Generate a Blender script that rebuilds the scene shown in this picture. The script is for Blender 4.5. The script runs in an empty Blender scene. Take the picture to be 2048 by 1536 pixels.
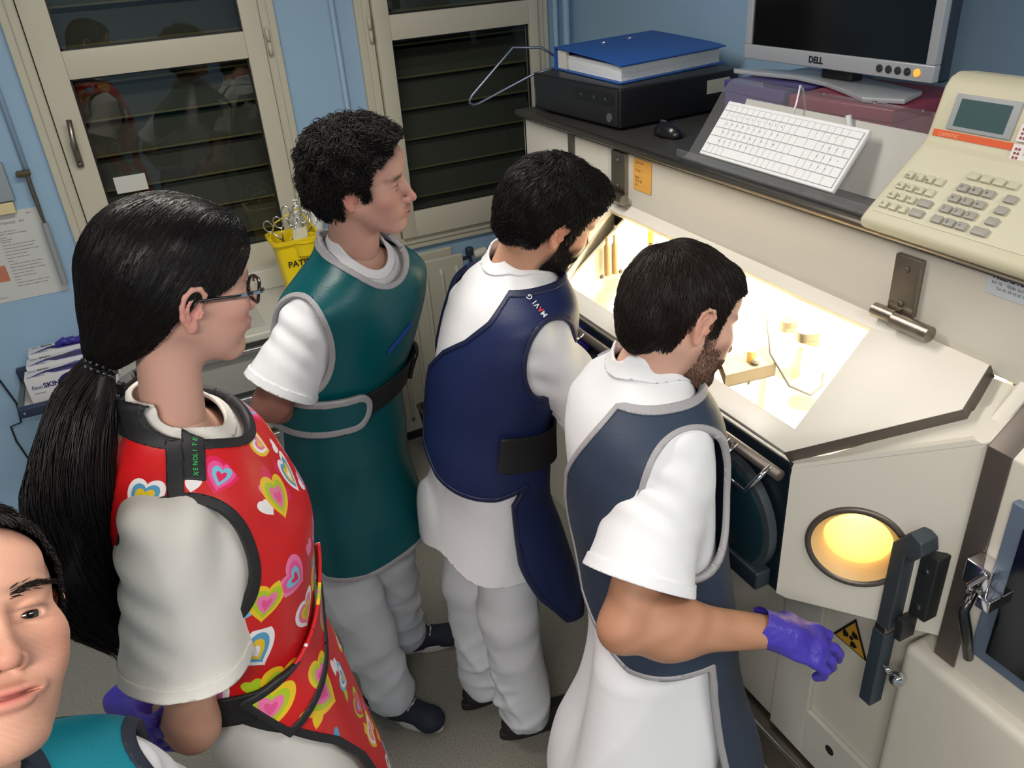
import bpy, bmesh, math, random
import numpy as np
from mathutils import Vector, Matrix
random.seed(7); rng = np.random.default_rng(7)
SC = bpy.context.scene
COL = SC.collection
# ---------------------------------------------------------------- camera
cam_d = bpy.data.cameras.new('camera'); cam = bpy.data.objects.new('camera', cam_d); COL.objects.link(cam)
CR = np.array([[0.89543157, -0.2665939, 0.35655293], [-0.44028132, -0.41156732, 0.79797537], [-0.06598984, -0.87151594, -0.48590669]])
CAM = np.array([0, 0, 2.15])
cam.matrix_world = Matrix([[CR[0][0], -CR[0][1], -CR[0][2], 0], [CR[1][0], -CR[1][1], -CR[1][2], 0], [CR[2][0], -CR[2][1], -CR[2][2], 2.15], [0, 0, 0, 1]])
cam_d.sensor_width = 36; cam_d.lens = 28.63; cam_d.clip_start = 0.05
SC.camera = cam
# ---------------------------------------------------------------- world, exposure, ceiling lamps
W = bpy.data.worlds.new('world'); SC.world = W; W.use_nodes = True
W.node_tree.nodes['Background'].inputs[0].default_value = (0.012, 0.014, 0.018, 1)
W.node_tree.nodes['Background'].inputs[1].default_value = 0.6
SC.view_settings.view_transform = 'Standard'; SC.view_settings.look = 'None'
SC.view_settings.exposure = 0.0; SC.view_settings.gamma = 1
def area(name, loc, rot, sx, sy, power, col=(1, 1, 1), spread=None):
    l = bpy.data.lights.new(name, 'AREA'); l.shape = 'RECTANGLE'; l.size = sx; l.size_y = sy; l.energy = power; l.color = col
    if spread: l.spread = spread
    o = bpy.data.objects.new(name, l); o.location = loc; o.rotation_euler = rot; COL.objects.link(o); return o
LAMPS = [(0.25, 1.75, 23), (-0.7, -0.5, 52), (1.15, -0.5, 22)]
for lx, ly, pw in LAMPS:
    area('ceiling_lamp_light', (lx, ly, 2.66), (0, 0, 0), 1.15, 0.25, pw, (1.0, 0.95, 0.88))
area('glovebox_lamp_light', (1.58, 1.5, 1.52), (0, 0, 0), 0.16, 0.9, 29, (1.0, 0.93, 0.80))

# ---------------------------------------------------------------- materials
def lin(c):
    return tuple(((x/255)/12.92 if x <= 10 else (((x/255)+.055)/1.055)**2.4) for x in c)
MATS = {}
def mat(name, rgb, rough=.6, metal=0, spec=.5, bump=0, bscale=60, var=0, vscale=6, coat=0, sss=0, emis=0, alpha=1, ani=None):
    if name in MATS: return MATS[name]
    m = bpy.data.materials.new(name); m.use_nodes = True; nt = m.node_tree; b = nt.nodes['Principled BSDF']
    c = lin(rgb) + (1,)
    b.inputs['Base Color'].default_value = c; b.inputs['Roughness'].default_value = rough
    b.inputs['Metallic'].default_value = metal; b.inputs['Specular IOR Level'].default_value = spec
    if coat: b.inputs['Coat Weight'].default_value = coat; b.inputs['Coat Roughness'].default_value = .15
    if sss: b.inputs['Subsurface Weight'].default_value = sss; b.inputs['Subsurface Radius'].default_value = (.012, .004, .002); b.inputs['Subsurface Scale'].default_value = 1
    if emis: b.inputs['Emission Color'].default_value = c; b.inputs['Emission Strength'].default_value = emis
    tc = nt.nodes.new('ShaderNodeTexCoord')
    if var:
        n = nt.nodes.new('ShaderNodeTexNoise'); n.inputs['Scale'].default_value = vscale; n.inputs['Detail'].default_value = 6
        nt.links.new(tc.outputs['Object'], n.inputs['Vector'])
        mx = nt.nodes.new('ShaderNodeMix'); mx.data_type = 'RGBA'
        mx.inputs[6].default_value = tuple(v*(1-var) for v in c[:3])+(1,); mx.inputs[7].default_value = tuple(min(1, v*(1+var)) for v in c[:3])+(1,)
        nt.links.new(n.outputs['Fac'], mx.inputs[0]); nt.links.new(mx.outputs[2], b.inputs['Base Color'])
    if bump:
        n = nt.nodes.new('ShaderNodeTexNoise'); n.inputs['Scale'].default_value = bscale; n.inputs['Detail'].default_value = 4
        nt.links.new(tc.outputs['Object'], n.inputs['Vector'])
        bp = nt.nodes.new('ShaderNodeBump'); bp.inputs['Strength'].default_value = bump; bp.inputs['Distance'].default_value = .01
        nt.links.new(n.outputs['Fac'], bp.inputs['Height']); nt.links.new(bp.outputs[0], b.inputs['Normal'])
    MATS[name] = m; return m
def glass_mat(name, tint=(1, 1, 1), ior=1.5, rough=0.0, body=0.0, bodycol=(1, 1, 1)):
    m = bpy.data.materials.new(name); m.use_nodes = True; nt = m.node_tree; nt.nodes.remove(nt.nodes['Principled BSDF'])
    out = nt.nodes['Material Output']; t = nt.nodes.new('ShaderNodeBsdfTransparent'); t.inputs[0].default_value = tint+(1,)
    g = nt.nodes.new('ShaderNodeBsdfGlossy'); g.inputs['Roughness'].default_value = rough
    lw = nt.nodes.new('ShaderNodeLayerWeight'); lw.inputs[0].default_value = .5
    pw = nt.nodes.new('ShaderNodeMath'); pw.operation = 'POWER'; pw.inputs[1].default_value = 5; nt.links.new(lw.outputs['Facing'], pw.inputs[0])
    f = nt.nodes.new('ShaderNodeMath'); f.operation = 'MULTIPLY_ADD'; r0 = ((ior-1)/(ior+1))**2; f.inputs[1].default_value = 1-r0; f.inputs[2].default_value = r0
    nt.links.new(pw.outputs[0], f.inputs[0])
    mx = nt.nodes.new('ShaderNodeMixShader'); nt.links.new(f.outputs[0], mx.inputs[0]); nt.links.new(t.outputs[0], mx.inputs[1]); nt.links.new(g.outputs[0], mx.inputs[2])
    last = mx
    if body:
        d = nt.nodes.new('ShaderNodeBsdfDiffuse'); d.inputs[0].default_value = bodycol+(1,)
        m2 = nt.nodes.new('ShaderNodeMixShader'); m2.inputs[0].default_value = body
        nt.links.new(mx.outputs[0], m2.inputs[1]); nt.links.new(d.outputs[0], m2.inputs[2]); last = m2
    nt.links.new(last.outputs[0], out.inputs[0]); return m
BLUE = mat('wall_paint_blue', (153, 185, 213),   .55, bump=.05, bscale=90, var=.04, vscale=2)
CREAM = mat('window_aluminium_cream', (200, 194, 176), .42)
WHITE = mat('enamel_white', (226, 221, 211), .38)
OFFW = mat('enamel_offwhite', (214, 209, 197), .4)
INW = mat('cell_interior_white', (240, 236, 222), .35)
STEEL = mat('brushed_steel', (150, 142, 132), .35, metal=1, bump=.05, bscale=200)
DSTEEL = mat('dark_steel', (112, 104, 98), .45, metal=.7)
CHROME = mat('chrome', (215, 215, 218), .08, metal=1)
DARKNAVY = mat('dark_navy_panel', (20, 30, 40), .35)
DGREY = mat('dark_grey_metal', (68, 76, 82), .45, metal=.3)
BLACK = mat('black_plastic', (20, 21, 24), .4)
BLACKTOP = mat('black_worktop', (52, 51, 50), .45, var=.15, vscale=20)
FLOORM = mat('speckled_vinyl', (134, 131, 120), .5, bump=.05, bscale=200)
# speckles in the vinyl
nt = FLOORM.node_tree; b = nt.nodes['Principled BSDF']; tc = nt.nodes.new('ShaderNodeTexCoord')
n = nt.nodes.new('ShaderNodeTexNoise'); n.inputs['Scale'].default_value = 260; n.inputs['Detail'].default_value = 2
r = nt.nodes.new('ShaderNodeValToRGB'); r.color_ramp.elements[0].position = .33; r.color_ramp.elements[0].color = lin((82, 78, 70))+(1,)
r.color_ramp.elements[1].position = .43; r.color_ramp.elements[1].color = lin((130, 127, 117))+(1,)
e = r.color_ramp.elements.new(.66); e.color = lin((136, 134, 125))+(1,); e = r.color_ramp.elements.new(.74); e.color = lin((176, 174, 166))+(1,)
nt.links.new(tc.outputs['Object'], n.inputs['Vector']); nt.links.new(n.outputs['Fac'], r.inputs[0]); nt.links.new(r.outputs[0], b.inputs['Base Color'])

# ---------------------------------------------------------------- helpers
A3 = np.array
class MB:
    def __init__(s): s.v = []; s.f = []
    def add(s, v, f):
        o = len(s.v); s.v += [tuple(map(float, p)) for p in v]; s.f += [tuple(i+o for i in q) for q in f]; return s
    def box(s, x0, y0, z0, x1, y1, z1):
        v = [(x, y, z) for z in (z0, z1) for y in (y0, y1) for x in (x0, x1)]
        return s.add(v, [(0, 2, 3, 1), (4, 5, 7, 6), (0, 1, 5, 4), (2, 6, 7, 3), (0, 4, 6, 2), (1, 3, 7, 5)])
    def obox(s, o, ax, ay, az):   # corner + three edge vectors
        o, ax, ay, az = map(np.array, (o, ax, ay, az)); o = o.astype(float)
        v = [o+i*ax+j*ay+k*az for k in (0, 1) for j in (0, 1) for i in (0, 1)]
        f = [(0, 2, 3, 1), (4, 5, 7, 6), (0, 1, 5, 4), (2, 6, 7, 3), (0, 4, 6, 2), (1, 3, 7, 5)]
        if np.dot(np.cross(ax, ay), az) < 0: f = [q[::-1] for q in f]
        return s.add(v, f)
    def prism(s, pts, vec):
        n = len(pts); p = [np.array(q, float) for q in pts]; vec = np.array(vec, float)
        v = p+[q+vec for q in p]
        return s.add(v, [tuple(range(n))[::-1], tuple(range(n, 2*n))]+[(i, (i+1) % n, n+(i+1) % n, n+i) for i in range(n)])
    def tube(s, path, r, n=10, cap=True, closed=False, flat=1.0):
        path = [np.array(p, float) for p in path]; m = len(path)
        rr = r if hasattr(r, '__len__') else [r]*m
        v = []; prev = None
        for i, p in enumerate(path):
            a = path[(i+1) % m] if (i < m-1 or closed) else p; bq = path[i-1] if (i > 0 or closed) else p
            t = a-bq; t = t/(np.linalg.norm(t)+1e-12)
            if prev is None:
                u = np.cross(t, (0, 0, 1)); u = u if np.linalg.norm(u) > .1 else np.cross(t, (1, 0, 0))
            else: u = prev-t*np.dot(prev, t)
            u = u/(np.linalg.norm(u)+1e-12); prev = u; w = np.cross(t, u)
            for k in range(n):
                an = 2*math.pi*k/n; v.append(p+rr[i]*(math.cos(an)*u+flat*math.sin(an)*w))
        f = []
        for i in range(m if closed else m-1):
            j = (i+1) % m
            for k in range(n): f.append((i*n+k, i*n+(k+1) % n, j*n+(k+1) % n, j*n+k))
        if cap and not closed: f += [tuple(range(n))[::-1], tuple((m-1)*n+k for k in range(n))]
        return s.add(v, f)
    def lathe(s, prof, o=(0, 0, 0), ax=(0, 0, 1), n=28):   # prof (r, h)
        ax = np.array(ax, float); ax /= np.linalg.norm(ax); u = np.cross(ax, (0, 0, 1) if abs(ax[2]) < .9 else (1, 0, 0)); u /= np.linalg.norm(u); w = np.cross(ax, u); o = np.array(o, float)
        v = [o+ax*h+r*(math.cos(2*math.pi*k/n)*u+math.sin(2*math.pi*k/n)*w) for r, h in prof for k in range(n)]
        f = [(i*n+k, i*n+(k+1) % n, (i+1)*n+(k+1) % n, (i+1)*n+k) for i in range(len(prof)-1) for k in range(n)]
        f += [tuple(range(n))[::-1], tuple((len(prof)-1)*n+k for k in range(n))]
        return s.add(v, f)
    def build(s, name, m, parent=None, smooth=False, bevel=0, seg=3, label=None):
        me = bpy.data.meshes.new(name); me.from_pydata(s.v, [], s.f); me.update()
        o = bpy.data.objects.new(name, me); COL.objects.link(o); me.materials.append(m)
        if parent is not None: o.parent = parent; o.matrix_parent_inverse = Matrix.Translation(-Vector(parent.location)) if parent.type == 'EMPTY' else Matrix()
        bm = bmesh.new(); bm.from_mesh(me); bmesh.ops.recalc_face_normals(bm, faces=bm.faces)
        if bevel:
            bmesh.ops.bevel(bm, geom=[e for e in bm.edges if len(e.link_faces) == 2 and e.calc_face_angle(0) > .4], offset=bevel, segments=seg, affect='EDGES', profile=.6)
        bm.to_mesh(me); bm.free()
        if smooth or bevel:
            me.polygons.foreach_set('use_smooth', [True]*len(me.polygons))
            if bevel or smooth == 'auto':
                try: me.set_sharp_from_angle(angle=math.radians(40))
                except Exception: pass
        if label: o['label'] = label
        return o
def empty(name, loc, label, cat, group=None):
    o = bpy.data.objects.new(name, None); o.location = loc; COL.objects.link(o); o.empty_display_size = .05
    o['label'] = label; o['category'] = cat
    if group: o['group'] = group
    return o
def tag(o, label, cat, group=None, kind=None):
    if label: o['label'] = label
    if cat: o['category'] = cat
    if group: o['group'] = group
    if kind: o['kind'] = kind
    return o
def struct(o): o['kind'] = 'structure'; return o
def copy_thing(src, loc=None, rot=None, label=None):
    r = src.copy(); COL.objects.link(r)
    for ch in list(src.children):
        c = ch.copy(); COL.objects.link(c); c.parent = r
        for g in list(ch.children):
            d = g.copy(); COL.objects.link(d); d.parent = c
    if loc is not None: r.location = loc
    if rot is not None: r.rotation_euler = rot
    if label: r['label'] = label
    return r
def text(mb, s, o, xd, yd, size, depth=.0006, bold=0):
    cu = bpy.data.curves.new('t', 'FONT'); cu.body = s; cu.size = 1; cu.extrude = 0; cu.offset = bold; cu.resolution_u = 3
    ob = bpy.data.objects.new('t', cu); COL.objects.link(ob); bpy.context.view_layer.update()
    me = bpy.data.meshes.new_from_object(ob.evaluated_get(bpy.context.evaluated_depsgraph_get()))
    o, xd, yd = (np.array(q, float) for q in (o, xd, yd)); xd /= np.linalg.norm(xd); yd /= np.linalg.norm(yd); zd = np.cross(xd, yd)
    mb.add([o+size*(v.co.x*xd+v.co.y*yd)+depth*zd for v in me.vertices], [tuple(p.vertices) for p in me.polygons])
    COL.objects.unlink(ob); bpy.data.objects.remove(ob); bpy.data.curves.remove(cu); return mb

# ================================================================ room
XR, YW, XL, YB, ZC = 1.93, 3.387, -2.6, -2.4, 2.75
WIN = [(-0.235, 0.655), (0.96, 1.80)]      # outer frame x-ranges
ZB, ZT = 0.93, 2.62
struct(MB().box(XL, YB, -.1, XR+.2, YW+.2, 0).build('floor', FLOORM))
struct(MB().box(XL, YB, ZC, XR+.2, YW+.2, ZC+.1).build('ceiling', mat('ceiling_white', (215, 214, 208), .8)))
w = MB()
for a, b_ in ((XL, WIN[0][0]), (WIN[0][1], WIN[1][0]), (WIN[1][1], XR+.2)): w.box(a, YW, 0, b_, YW+.16, ZC)
for a, b_ in WIN: w.box(a, YW, 0, b_, YW+.16, ZB); w.box(a, YW, ZT, b_, YW+.16, ZC)
struct(w.build('wall_window_side', BLUE))
struct(MB().box(XR, YB, 0, XR+.15, YW, ZC).build('wall_right', BLUE))
struct(MB().box(XL-.15, YB, 0, XL, YW, ZC).build('wall_left', mat('wall_paint_pale', (196, 200, 200), .7)))
struct(MB().box(XL, YB-.15, 0, XR, YB, ZC).build('wall_rear', BLUE))
struct(MB().box(XL, YW-.012, 0, -.3, YW, .07).build('baseboard_window_side', mat('skirting_grey', (150, 150, 145), .6)))
struct(MB().tube([(XR-.045, YW-.03, 0), (XR-.045, YW-.03, ZC)], .016).build('trim_1', BLUE, smooth=True))
struct(MB().tube([(XR-.095, YW-.025, 0), (XR-.095, YW-.025, ZC)], .012).build('trim_2', BLUE, smooth=True))
struct(MB().tube([(.875, YW-.014, 0), (.875, YW-.014, ZC)], .011).build('trim_3', mat('conduit_paint', (158, 186, 212), .5), smooth=True))
struct(MB().tube([(-.31, YW-.012, 1.52), (-.31, YW-.012, ZC)], .009).build('trim_4', MATS['conduit_paint'], smooth=True))
# windows
PANE = glass_mat('night_window_glass', (.82, .84, .82), 1.5)
GASK = mat('black_gasket', (14, 14, 14), .5)
for wi, (xa, xb) in enumerate(WIN):
    w1 = MB(); yf = YW-.035
    # fixed outer frame, two stepped lips
    for (i0, y0, y1) in ((0, yf+.012, YW+.06), (.028, yf+.002, YW+.06)):
        a, b2, z0, z1 = xa+i0, xb-i0, ZB+i0, ZT-i0; t = .03
        w1.box(a, y0, z0, a+t, y1, z1); w1.box(b2-t, y0, z0, b2, y1, z1); w1.box(a+t, y0, z0, b2-t, y1, z0+t); w1.box(a+t, y0, z1-t, b2-t, y1, z1)
    fr = struct(w1.build('window_%d' % (wi+1), CREAM, bevel=.0025, seg=2))
    px0, px1 = ((-.085, .525), (1.085, 1.695))[wi]
    a, b2 = (xa+.062, xb-.062); c = MB(); yc = yf-.018
    c.box(a, yc, ZB+.062, px0, yf+.03, ZT-.062); c.box(px1, yc, ZB+.062, b2, yf+.03, ZT-.062)
    for z0, z1 in ((ZB+.062, 1.105), (1.80, 1.892), (ZT-.13, ZT-.062)): c.box(px0, yc, z0, px1, yf+.03, z1)
    c.build('casement', CREAM, fr, bevel=.003, seg=2)
    g = MB(); gk = MB()
    for z0, z1 in ((1.105, 1.80), (1.892, ZT-.13)):
        g.box(px0-.004, yf+.002, z0-.004, px1+.004, yf+.006, z1+.004)
        for q in ((px0, z0, px0+.006, z1), (px1-.006, z0, px1, z1), (px0, z0, px1, z0+.006), (px0, z1-.006, px1, z1)): gk.box(q[0], yf-.004, q[1], q[2], yf+.004, q[3])
    g.build('window_pane', PANE, fr); gk.build('gasket', GASK, fr)
    sl = MB(); lp_ = MB()
    for k in range(13):
        z = 1.0+k*.128
        sl.obox((xa+.05, YW+.09, z), (xb-xa-.1, 0, 0), (0, .045, .100), (0, -.004, .003)); lp_.obox((xa+.05, YW+.082, z-.006), (xb-xa-.1, 0, 0), (0, .012, 0), (0, 0, .008))
    sl.build('shutter_slats', mat('shutter_paint', (74, 74, 64), .7), fr); lp_.build('slat_lip', mat('slat_lip_olive', (122, 114, 78), .7), fr)
    hg = MB(); hx = (xb-.045, xa+.045)[wi]
    for z in (1.80, 1.85): hg.tube([(hx, yf-.01, z), (hx, yf-.01, z+.045)], .008, 8)
    hg.build('hinge', CREAM, fr, smooth=True)
    if wi == 0:
        h = MB(); h.box(-.135-.012, yc-.012, 1.51, -.135+.012, yc, 1.60); h.build('handle_plate', STEEL, fr, bevel=.006)
        h = MB().tube([(-.135, yc-.01, 1.54), (-.135, yc-.04, 1.545), (-.133, yc-.045, 1.60), (-.125, yc-.045, 1.68)], [.009, .010, .010, .009], 10)
        h.lathe([(.008, 0), (.008, .012)], (-.135, yc-.012, 1.525), (0, -1, 0), 14); h.build('handle_lever', STEEL, fr, smooth=True)
        MB().box(-.045, yf-.006, 1.392, .065, yf-.0025, 1.452).build('label_sticker', mat('sticker_grey', (205, 205, 200), .5), fr)
# added dark sheet, its colour stands for the night outside the shutters
struct(MB().box(XL, YW+.5, -.1, XR+.6, YW+.52, 3).build('wall_night_backdrop', mat('night_backdrop', (34, 36, 34), .9)))
# ceiling lamp fittings
for i, (lx, ly, pw) in enumerate(LAMPS):
    t = empty('ceiling_light', (lx, ly, ZC), ('long fluorescent ceiling light over the people', 'long fluorescent ceiling light behind the photographer, left', 'long fluorescent ceiling light behind the photographer, right')[i], 'ceiling light')
    MB().box(lx-.62, ly-.15, ZC-.06, lx+.62, ly+.15, ZC-.001).build('housing', WHITE, t, bevel=.006)
    MB().box(lx-.59, ly-.125, ZC-.072, lx+.59, ly+.125, ZC-.06).build('diffuser', mat('lamp_diffuser', (255, 244, 226), .5, emis=2.0), t)

# ================================================================ hot cell (shielded cabinet)
cell = empty('shielded_cabinet', (1.25, 1.5, 0), 'large off-white shielded glovebox cabinet along the right wall with a sloping lit window', 'lab cabinet')
def L(x): return 1.222+(x-1.0)*(.188/.29)      # height of the sloping top at x
nl = np.array([-.188, 0, .29]); nl /= np.linalg.norm(nl)
def lid(x, y, off=0): return np.array([x, y, L(x)])+nl*off
sh = MB()
sh.box(1.285, 2.066, 0, 1.305, 2.608, 1.585)            # tall end front panel
sh.box(1.285, -.7, 1.405, 1.305, 2.066, 1.585)          # upright band over the sloping window
sh.box(1.285, 2.59, 0, XR-.01, 2.61, 1.585)             # far end
sh.box(1.02, 1.96, .88, 1.30, 1.975, 1.20)
sh.prism([(1.02, 1.96, 1.20), (1.30, 2.06, 1.20), (1.30, 2.06, 1.395), (1.02, 1.96, 1.215)], (0, -.01, 0))
sh.box(1.03, .95, .862, 1.9, 1.97, .88)                  # cell floor slab
sh.box(1.25, .756, .13, 1.27, 2.07, .87)                  # lower front
sh.prism([(1.02, .96, .872), (1.2, .735, .872), (1.5, .735, .872), (1.5, 1.1, .872)], (0, 0, .008))
sh.build('body_panel', OFFW, cell, bevel=.004)
# chamfered side panel with round port: built as ring grid around the hole
d = np.array([.2, -.248, 0]); Lc = np.linalg.norm(d); d /= Lc; nrm = np.array([.78, .625, 0]); nrm = np.array([-nrm[0], -nrm[1], 0]); nrm /= np.linalg.norm(nrm)
O = np.array([1.0, .95, 0]); pc = (.137, 1.054); PR = .090
def Pf(s_, z, off=0): return O+d*s_+np.array([0, 0, z])+nrm*off
outer = []; inner = []
Z0 = .88; N = 64
for k in range(N):
    an = 2*math.pi*k/N; cx, cz = math.cos(an), math.sin(an)
    # ray from port centre to panel outline (left edge .0, right .318, bottom .88, top slope)
    ts = []
    if cx > 1e-6: ts.append((.318-pc[0])/cx)
    if cx < -1e-6: ts.append((0.0-pc[0])/cx)
    if cz < -1e-6: ts.append((Z0-pc[1])/cz)
    # top line z = 1.19 + s*(.128/.318)
    k2 = .132/.318; den = cz-k2*cx
    if den > 1e-6: ts.append((1.217+k2*pc[0]-pc[1])/den)
    t = min(q for q in ts if q > 0); outer.append((pc[0]+t*cx, pc[1]+t*cz)); inner.append((pc[0]+PR*cx, pc[1]+PR*cz))
pm = MB(); v = [Pf(*q) for q in outer]+[Pf(*q) for q in inner]+[Pf(*q, -.035) for q in inner]+[Pf(*q, -.03) for q in outer]
pm.add(v, [(i, (i+1) % N, N+(i+1) % N, N+i) for i in range(N)]+[(N+i, N+(i+1) % N, 2*N+(i+1) % N, 2*N+i) for i in range(N)]+[((i+1) % N, i, 3*N+i, 3*N+(i+1) % N) for i in range(N)])
pm.build('side_panel', OFFW, cell, smooth='auto')
prt = MB(); prt.lathe([(PR-.006, -.02), (PR-.006, .006), (PR+.004, .007), (PR+.006, .002), (PR+.004, -.004)], Pf(*pc), nrm, 48)
prt.f = prt.f[:-2]; prt.build('port_ring', DSTEEL, cell, smooth=True)
prt = MB(); prt.lathe([(PR-.005, .003), (PR-.012, -.004), (PR-.024, -.018), (PR-.026, -.030)], Pf(*pc), nrm, 48); prt.f = prt.f[:-2]; prt.build('port_collar', mat('collar_cream', (226, 188, 132), .5), cell, smooth=True)
prt = MB(); prt.lathe([(PR-.024, -.022), (PR-.022, -.07), (PR-.034, -.14), (PR-.052, -.19), (.001, -.2)], Pf(*pc), nrm, 48)
prt.f = prt.f[:-2]; GLV = mat('yellow_port_sleeve', (255, 222, 120), .5, emis=.0)
nt = GLV.node_tree; tl_ = nt.nodes.new('ShaderNodeBsdfTranslucent'); tl_.inputs[0].default_value = (1.0, .80, .34, 1); mx = nt.nodes.new('ShaderNodeMixShader'); mx.inputs[0].default_value = .9
nt.links.new(nt.nodes['Principled BSDF'].outputs[0], mx.inputs[1]); nt.links.new(tl_.outputs[0], mx.inputs[2]); nt.links.new(mx.outputs[0], nt.nodes['Material Output'].inputs[0])
ps = prt.build('port_sleeve', GLV, cell, smooth=True)
# point inside the sleeve, which is translucent to the cabinet light
PL = Pf(*pc, -.05); 
# corner post and fillet between side panel and the second unit
fl = MB(); fl.prism([(1.195, .709, .88), (1.29, .709, .88), (1.29, .709, 1.42), (1.195, .709, 1.332)], (0, .03, 0))
fl.prism([Pf(0, 1.214, .0), Pf(.318, 1.342, .0), (1.29, .709, 1.405), (1.29, .80, 1.398), (1.20, .80, 1.33), (1.02, .97, 1.20)], (0, 0, -.012))
fl.build('corner_panel', OFFW, cell, bevel=.006)
fb = MB().box(1.003, .955, .885, 1.024, 1.962, 1.214)
fb.build('front_panel', DARKNAVY, cell, bevel=.004)
# sloping lid plate with opening
OUT = [(1.297, 2.066), (1.287, .788), (1.205, .765), (1.003, .962), (1.003, 1.965)]
INN = [(1.266, 2.012), (1.262, 1.03), (1.262, 1.028), (1.045, .985), (1.045, 1.955)]
lm = MB(); v = []
for off in (.022, 0.0):
    v += [lid(x, y, off) for x, y in OUT]+[lid(x, y, off) for x, y in INN]
f = []
for i in range(5):
    j = (i+1) % 5
    f += [(i, j, 5+j, 5+i), (10+j, 10+i, 15+i, 15+j), (j, i, 10+i, 10+j), (5+i, 5+j, 15+j, 15+i)]
lm.add(v, f); lm.build('window_frame', WHITE, cell, bevel=.002, seg=2, label='white sloping frame around the bright window')
em = MB(); cxy = np.mean(OUT, axis=0)
def eo(i, off): p = lid(*OUT[i], off); return p+A3([(p[0]-cxy[0])*.004, (p[1]-cxy[1])*.003, 0])
em.add([eo(i, .0212) for i in (1, 2, 3)]+[eo(i, -.012) for i in (1, 2, 3)]+[eo(i, .0212)-A3([.002, -.002, 0]) for i in (1, 2, 3)]+[eo(i, -.012)-A3([.002, -.002, 0]) for i in (1, 2, 3)], [(0, 1, 4, 3), (1, 2, 5, 4), (6, 9, 10, 7), (7, 10, 11, 8), (0, 6, 7, 1), (1, 7, 8, 2), (3, 4, 10, 9), (4, 5, 11, 10), (0, 3, 9, 6), (2, 8, 11, 5)])
em.build('frame_edge', DSTEEL, cell)
MB().add([lid(x, y, .006) for x, y in INN]+[lid(x, y, .010) for x, y in INN], [(4, 3, 2, 1, 0), (5, 6, 7, 8, 9)]+[(i, (i+1) % 5, 5+(i+1) % 5, 5+i) for i in range(5)]).build('lead_glass', glass_mat('lead_glass', (1, .985, .93), 1.45), cell)
MB().tube([(.978, .955, 1.196), (.978, 1.965, 1.196)], .012, 12).build('front_rail', DSTEEL, cell, smooth=True)
for (ya, yb) in ((1.69, 1.80), (1.10, 1.22), (.978, 1.075), (1.42, 1.53)):
    r_ = .0055; pth = [(.972, yb, 1.206), (.945, yb, 1.19), (.928, yb-.015, 1.155), (.928, ya+.015, 1.155), (.945, ya, 1.19), (.972, ya, 1.206)]
    MB().tube(pth, r_, 10).build('rail_handle', CHROME, cell, smooth=True)
for yy in (1.10, 1.62):
    c_ = MB().lathe([(.001, -.02), (.115, -.018), (.125, -.008), (.125, .014), (.11, .02), (.001, .021)], (.985, yy, 1.02), (-1, 0, 0), 40)
    o_ = c_.build('port_cover', mat('port_cover_teal', (20, 46, 54), .35), cell, smooth='auto')
    MB().lathe([(.128, -.012), (.140, -.010), (.140, .010), (.128, .012)], (.985, yy, 1.02), (-1, 0, 0), 40).build('cover_rim', DGREY, o_, smooth='auto')
br = MB(); br.prism([(.955, .965, .90), (.955, 1.26, .90), (.955, 1.26, .945), (.955, .965, .945)], (.04, 0, 0)); br.build('port_bracket', mat('bracket_navy', (34, 44, 54), .4), cell, bevel=.006)
# interior
inn = MB(); inn.box(1.88, .8, .88, 1.9, 2.05, 1.56); inn.prism([(1.05, 1.975, .88), (1.05, 1.975, 1.20), (1.285, 1.975, 1.38), (1.306, 1.975, 1.56), (1.9, 1.975, 1.56), (1.9, 1.975, .88)], (0, .01, 0))
inn.prism([(1.36, .79, .88), (1.9, .78, .88), (1.9, .78, 1.56), (1.36, .79, 1.56)], (0, .012, 0))
inn.box(1.03, .95, .88, 1.88, 1.975, .886); inn.box(1.305, .8, 1.535, 1.9, 1.98, 1.55)
inn.build('inner_lining', INW, cell)
# upright band fittings
st = MB().box(1.276, 2.255, 1.40, 1.2848, 2.285, 1.585).build('joint_strip', DSTEEL, cell)
def hinge(y0, y1, zt, zb, blen):
    h = MB(); h.box(1.272, y0, zb, 1.2848, y1, zt); o_ = h.build('hinge', STEEL, cell, bevel=.002)
    k = MB(); ym = (y0+y1)/2
    k.tube([(1.262, y1+.02, zb-.006), (1.262, ym, zb-.006)], .014, 16); k.tube([(1.258, ym-.002, zb-.008), (1.258, y0-blen, zb-.008)], .0155, 16)
    k.build('hinge_barrel', STEEL, o_, smooth='auto')
    s_ = MB()
    for z in (zt-.025, zb+.02): s_.lathe([(.007, 0), (.006, .003), (.001, .0035)], (1.272, (y0+y1)/2, z), (-1, 0, 0), 12)
    s_.build('screw', DSTEEL, o_, smooth=True)
hinge(.957, 1.016, 1.567, 1.452, .055); hinge(1.953, 2.025, 1.580, 1.462, .02)
nt_ = MB().box(1.2825, 1.838, 1.487, 1.2835, 1.925, 1.575); n1 = nt_.build('taped_note', mat('note_orange', (224, 168, 78), .7), None)
tag(n1, 'orange paper note stuck to the upright front of the cabinet beside the small hinge', 'note')
tx = MB()
for i in range(6):
    y = 1.915; z = 1.562-i*.011-(.008 if i > 2 else 0); text(tx, ('Labo nuc', '- - - -', 'Poste 2', 'ligne :', '14 h 30', 'ok')[i], (1.2822, y, z), (0, -1, 0), (0, 0, 1), .011, .0002)
tx.build('handwriting', mat('pencil', (120, 84, 40), .8), n1)
s1 = MB().box(1.2825, .70, 1.548, 1.2842, .835, 1.595).build('maker_plate', mat('plate_white', (205, 212, 218), .4), cell)
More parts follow.
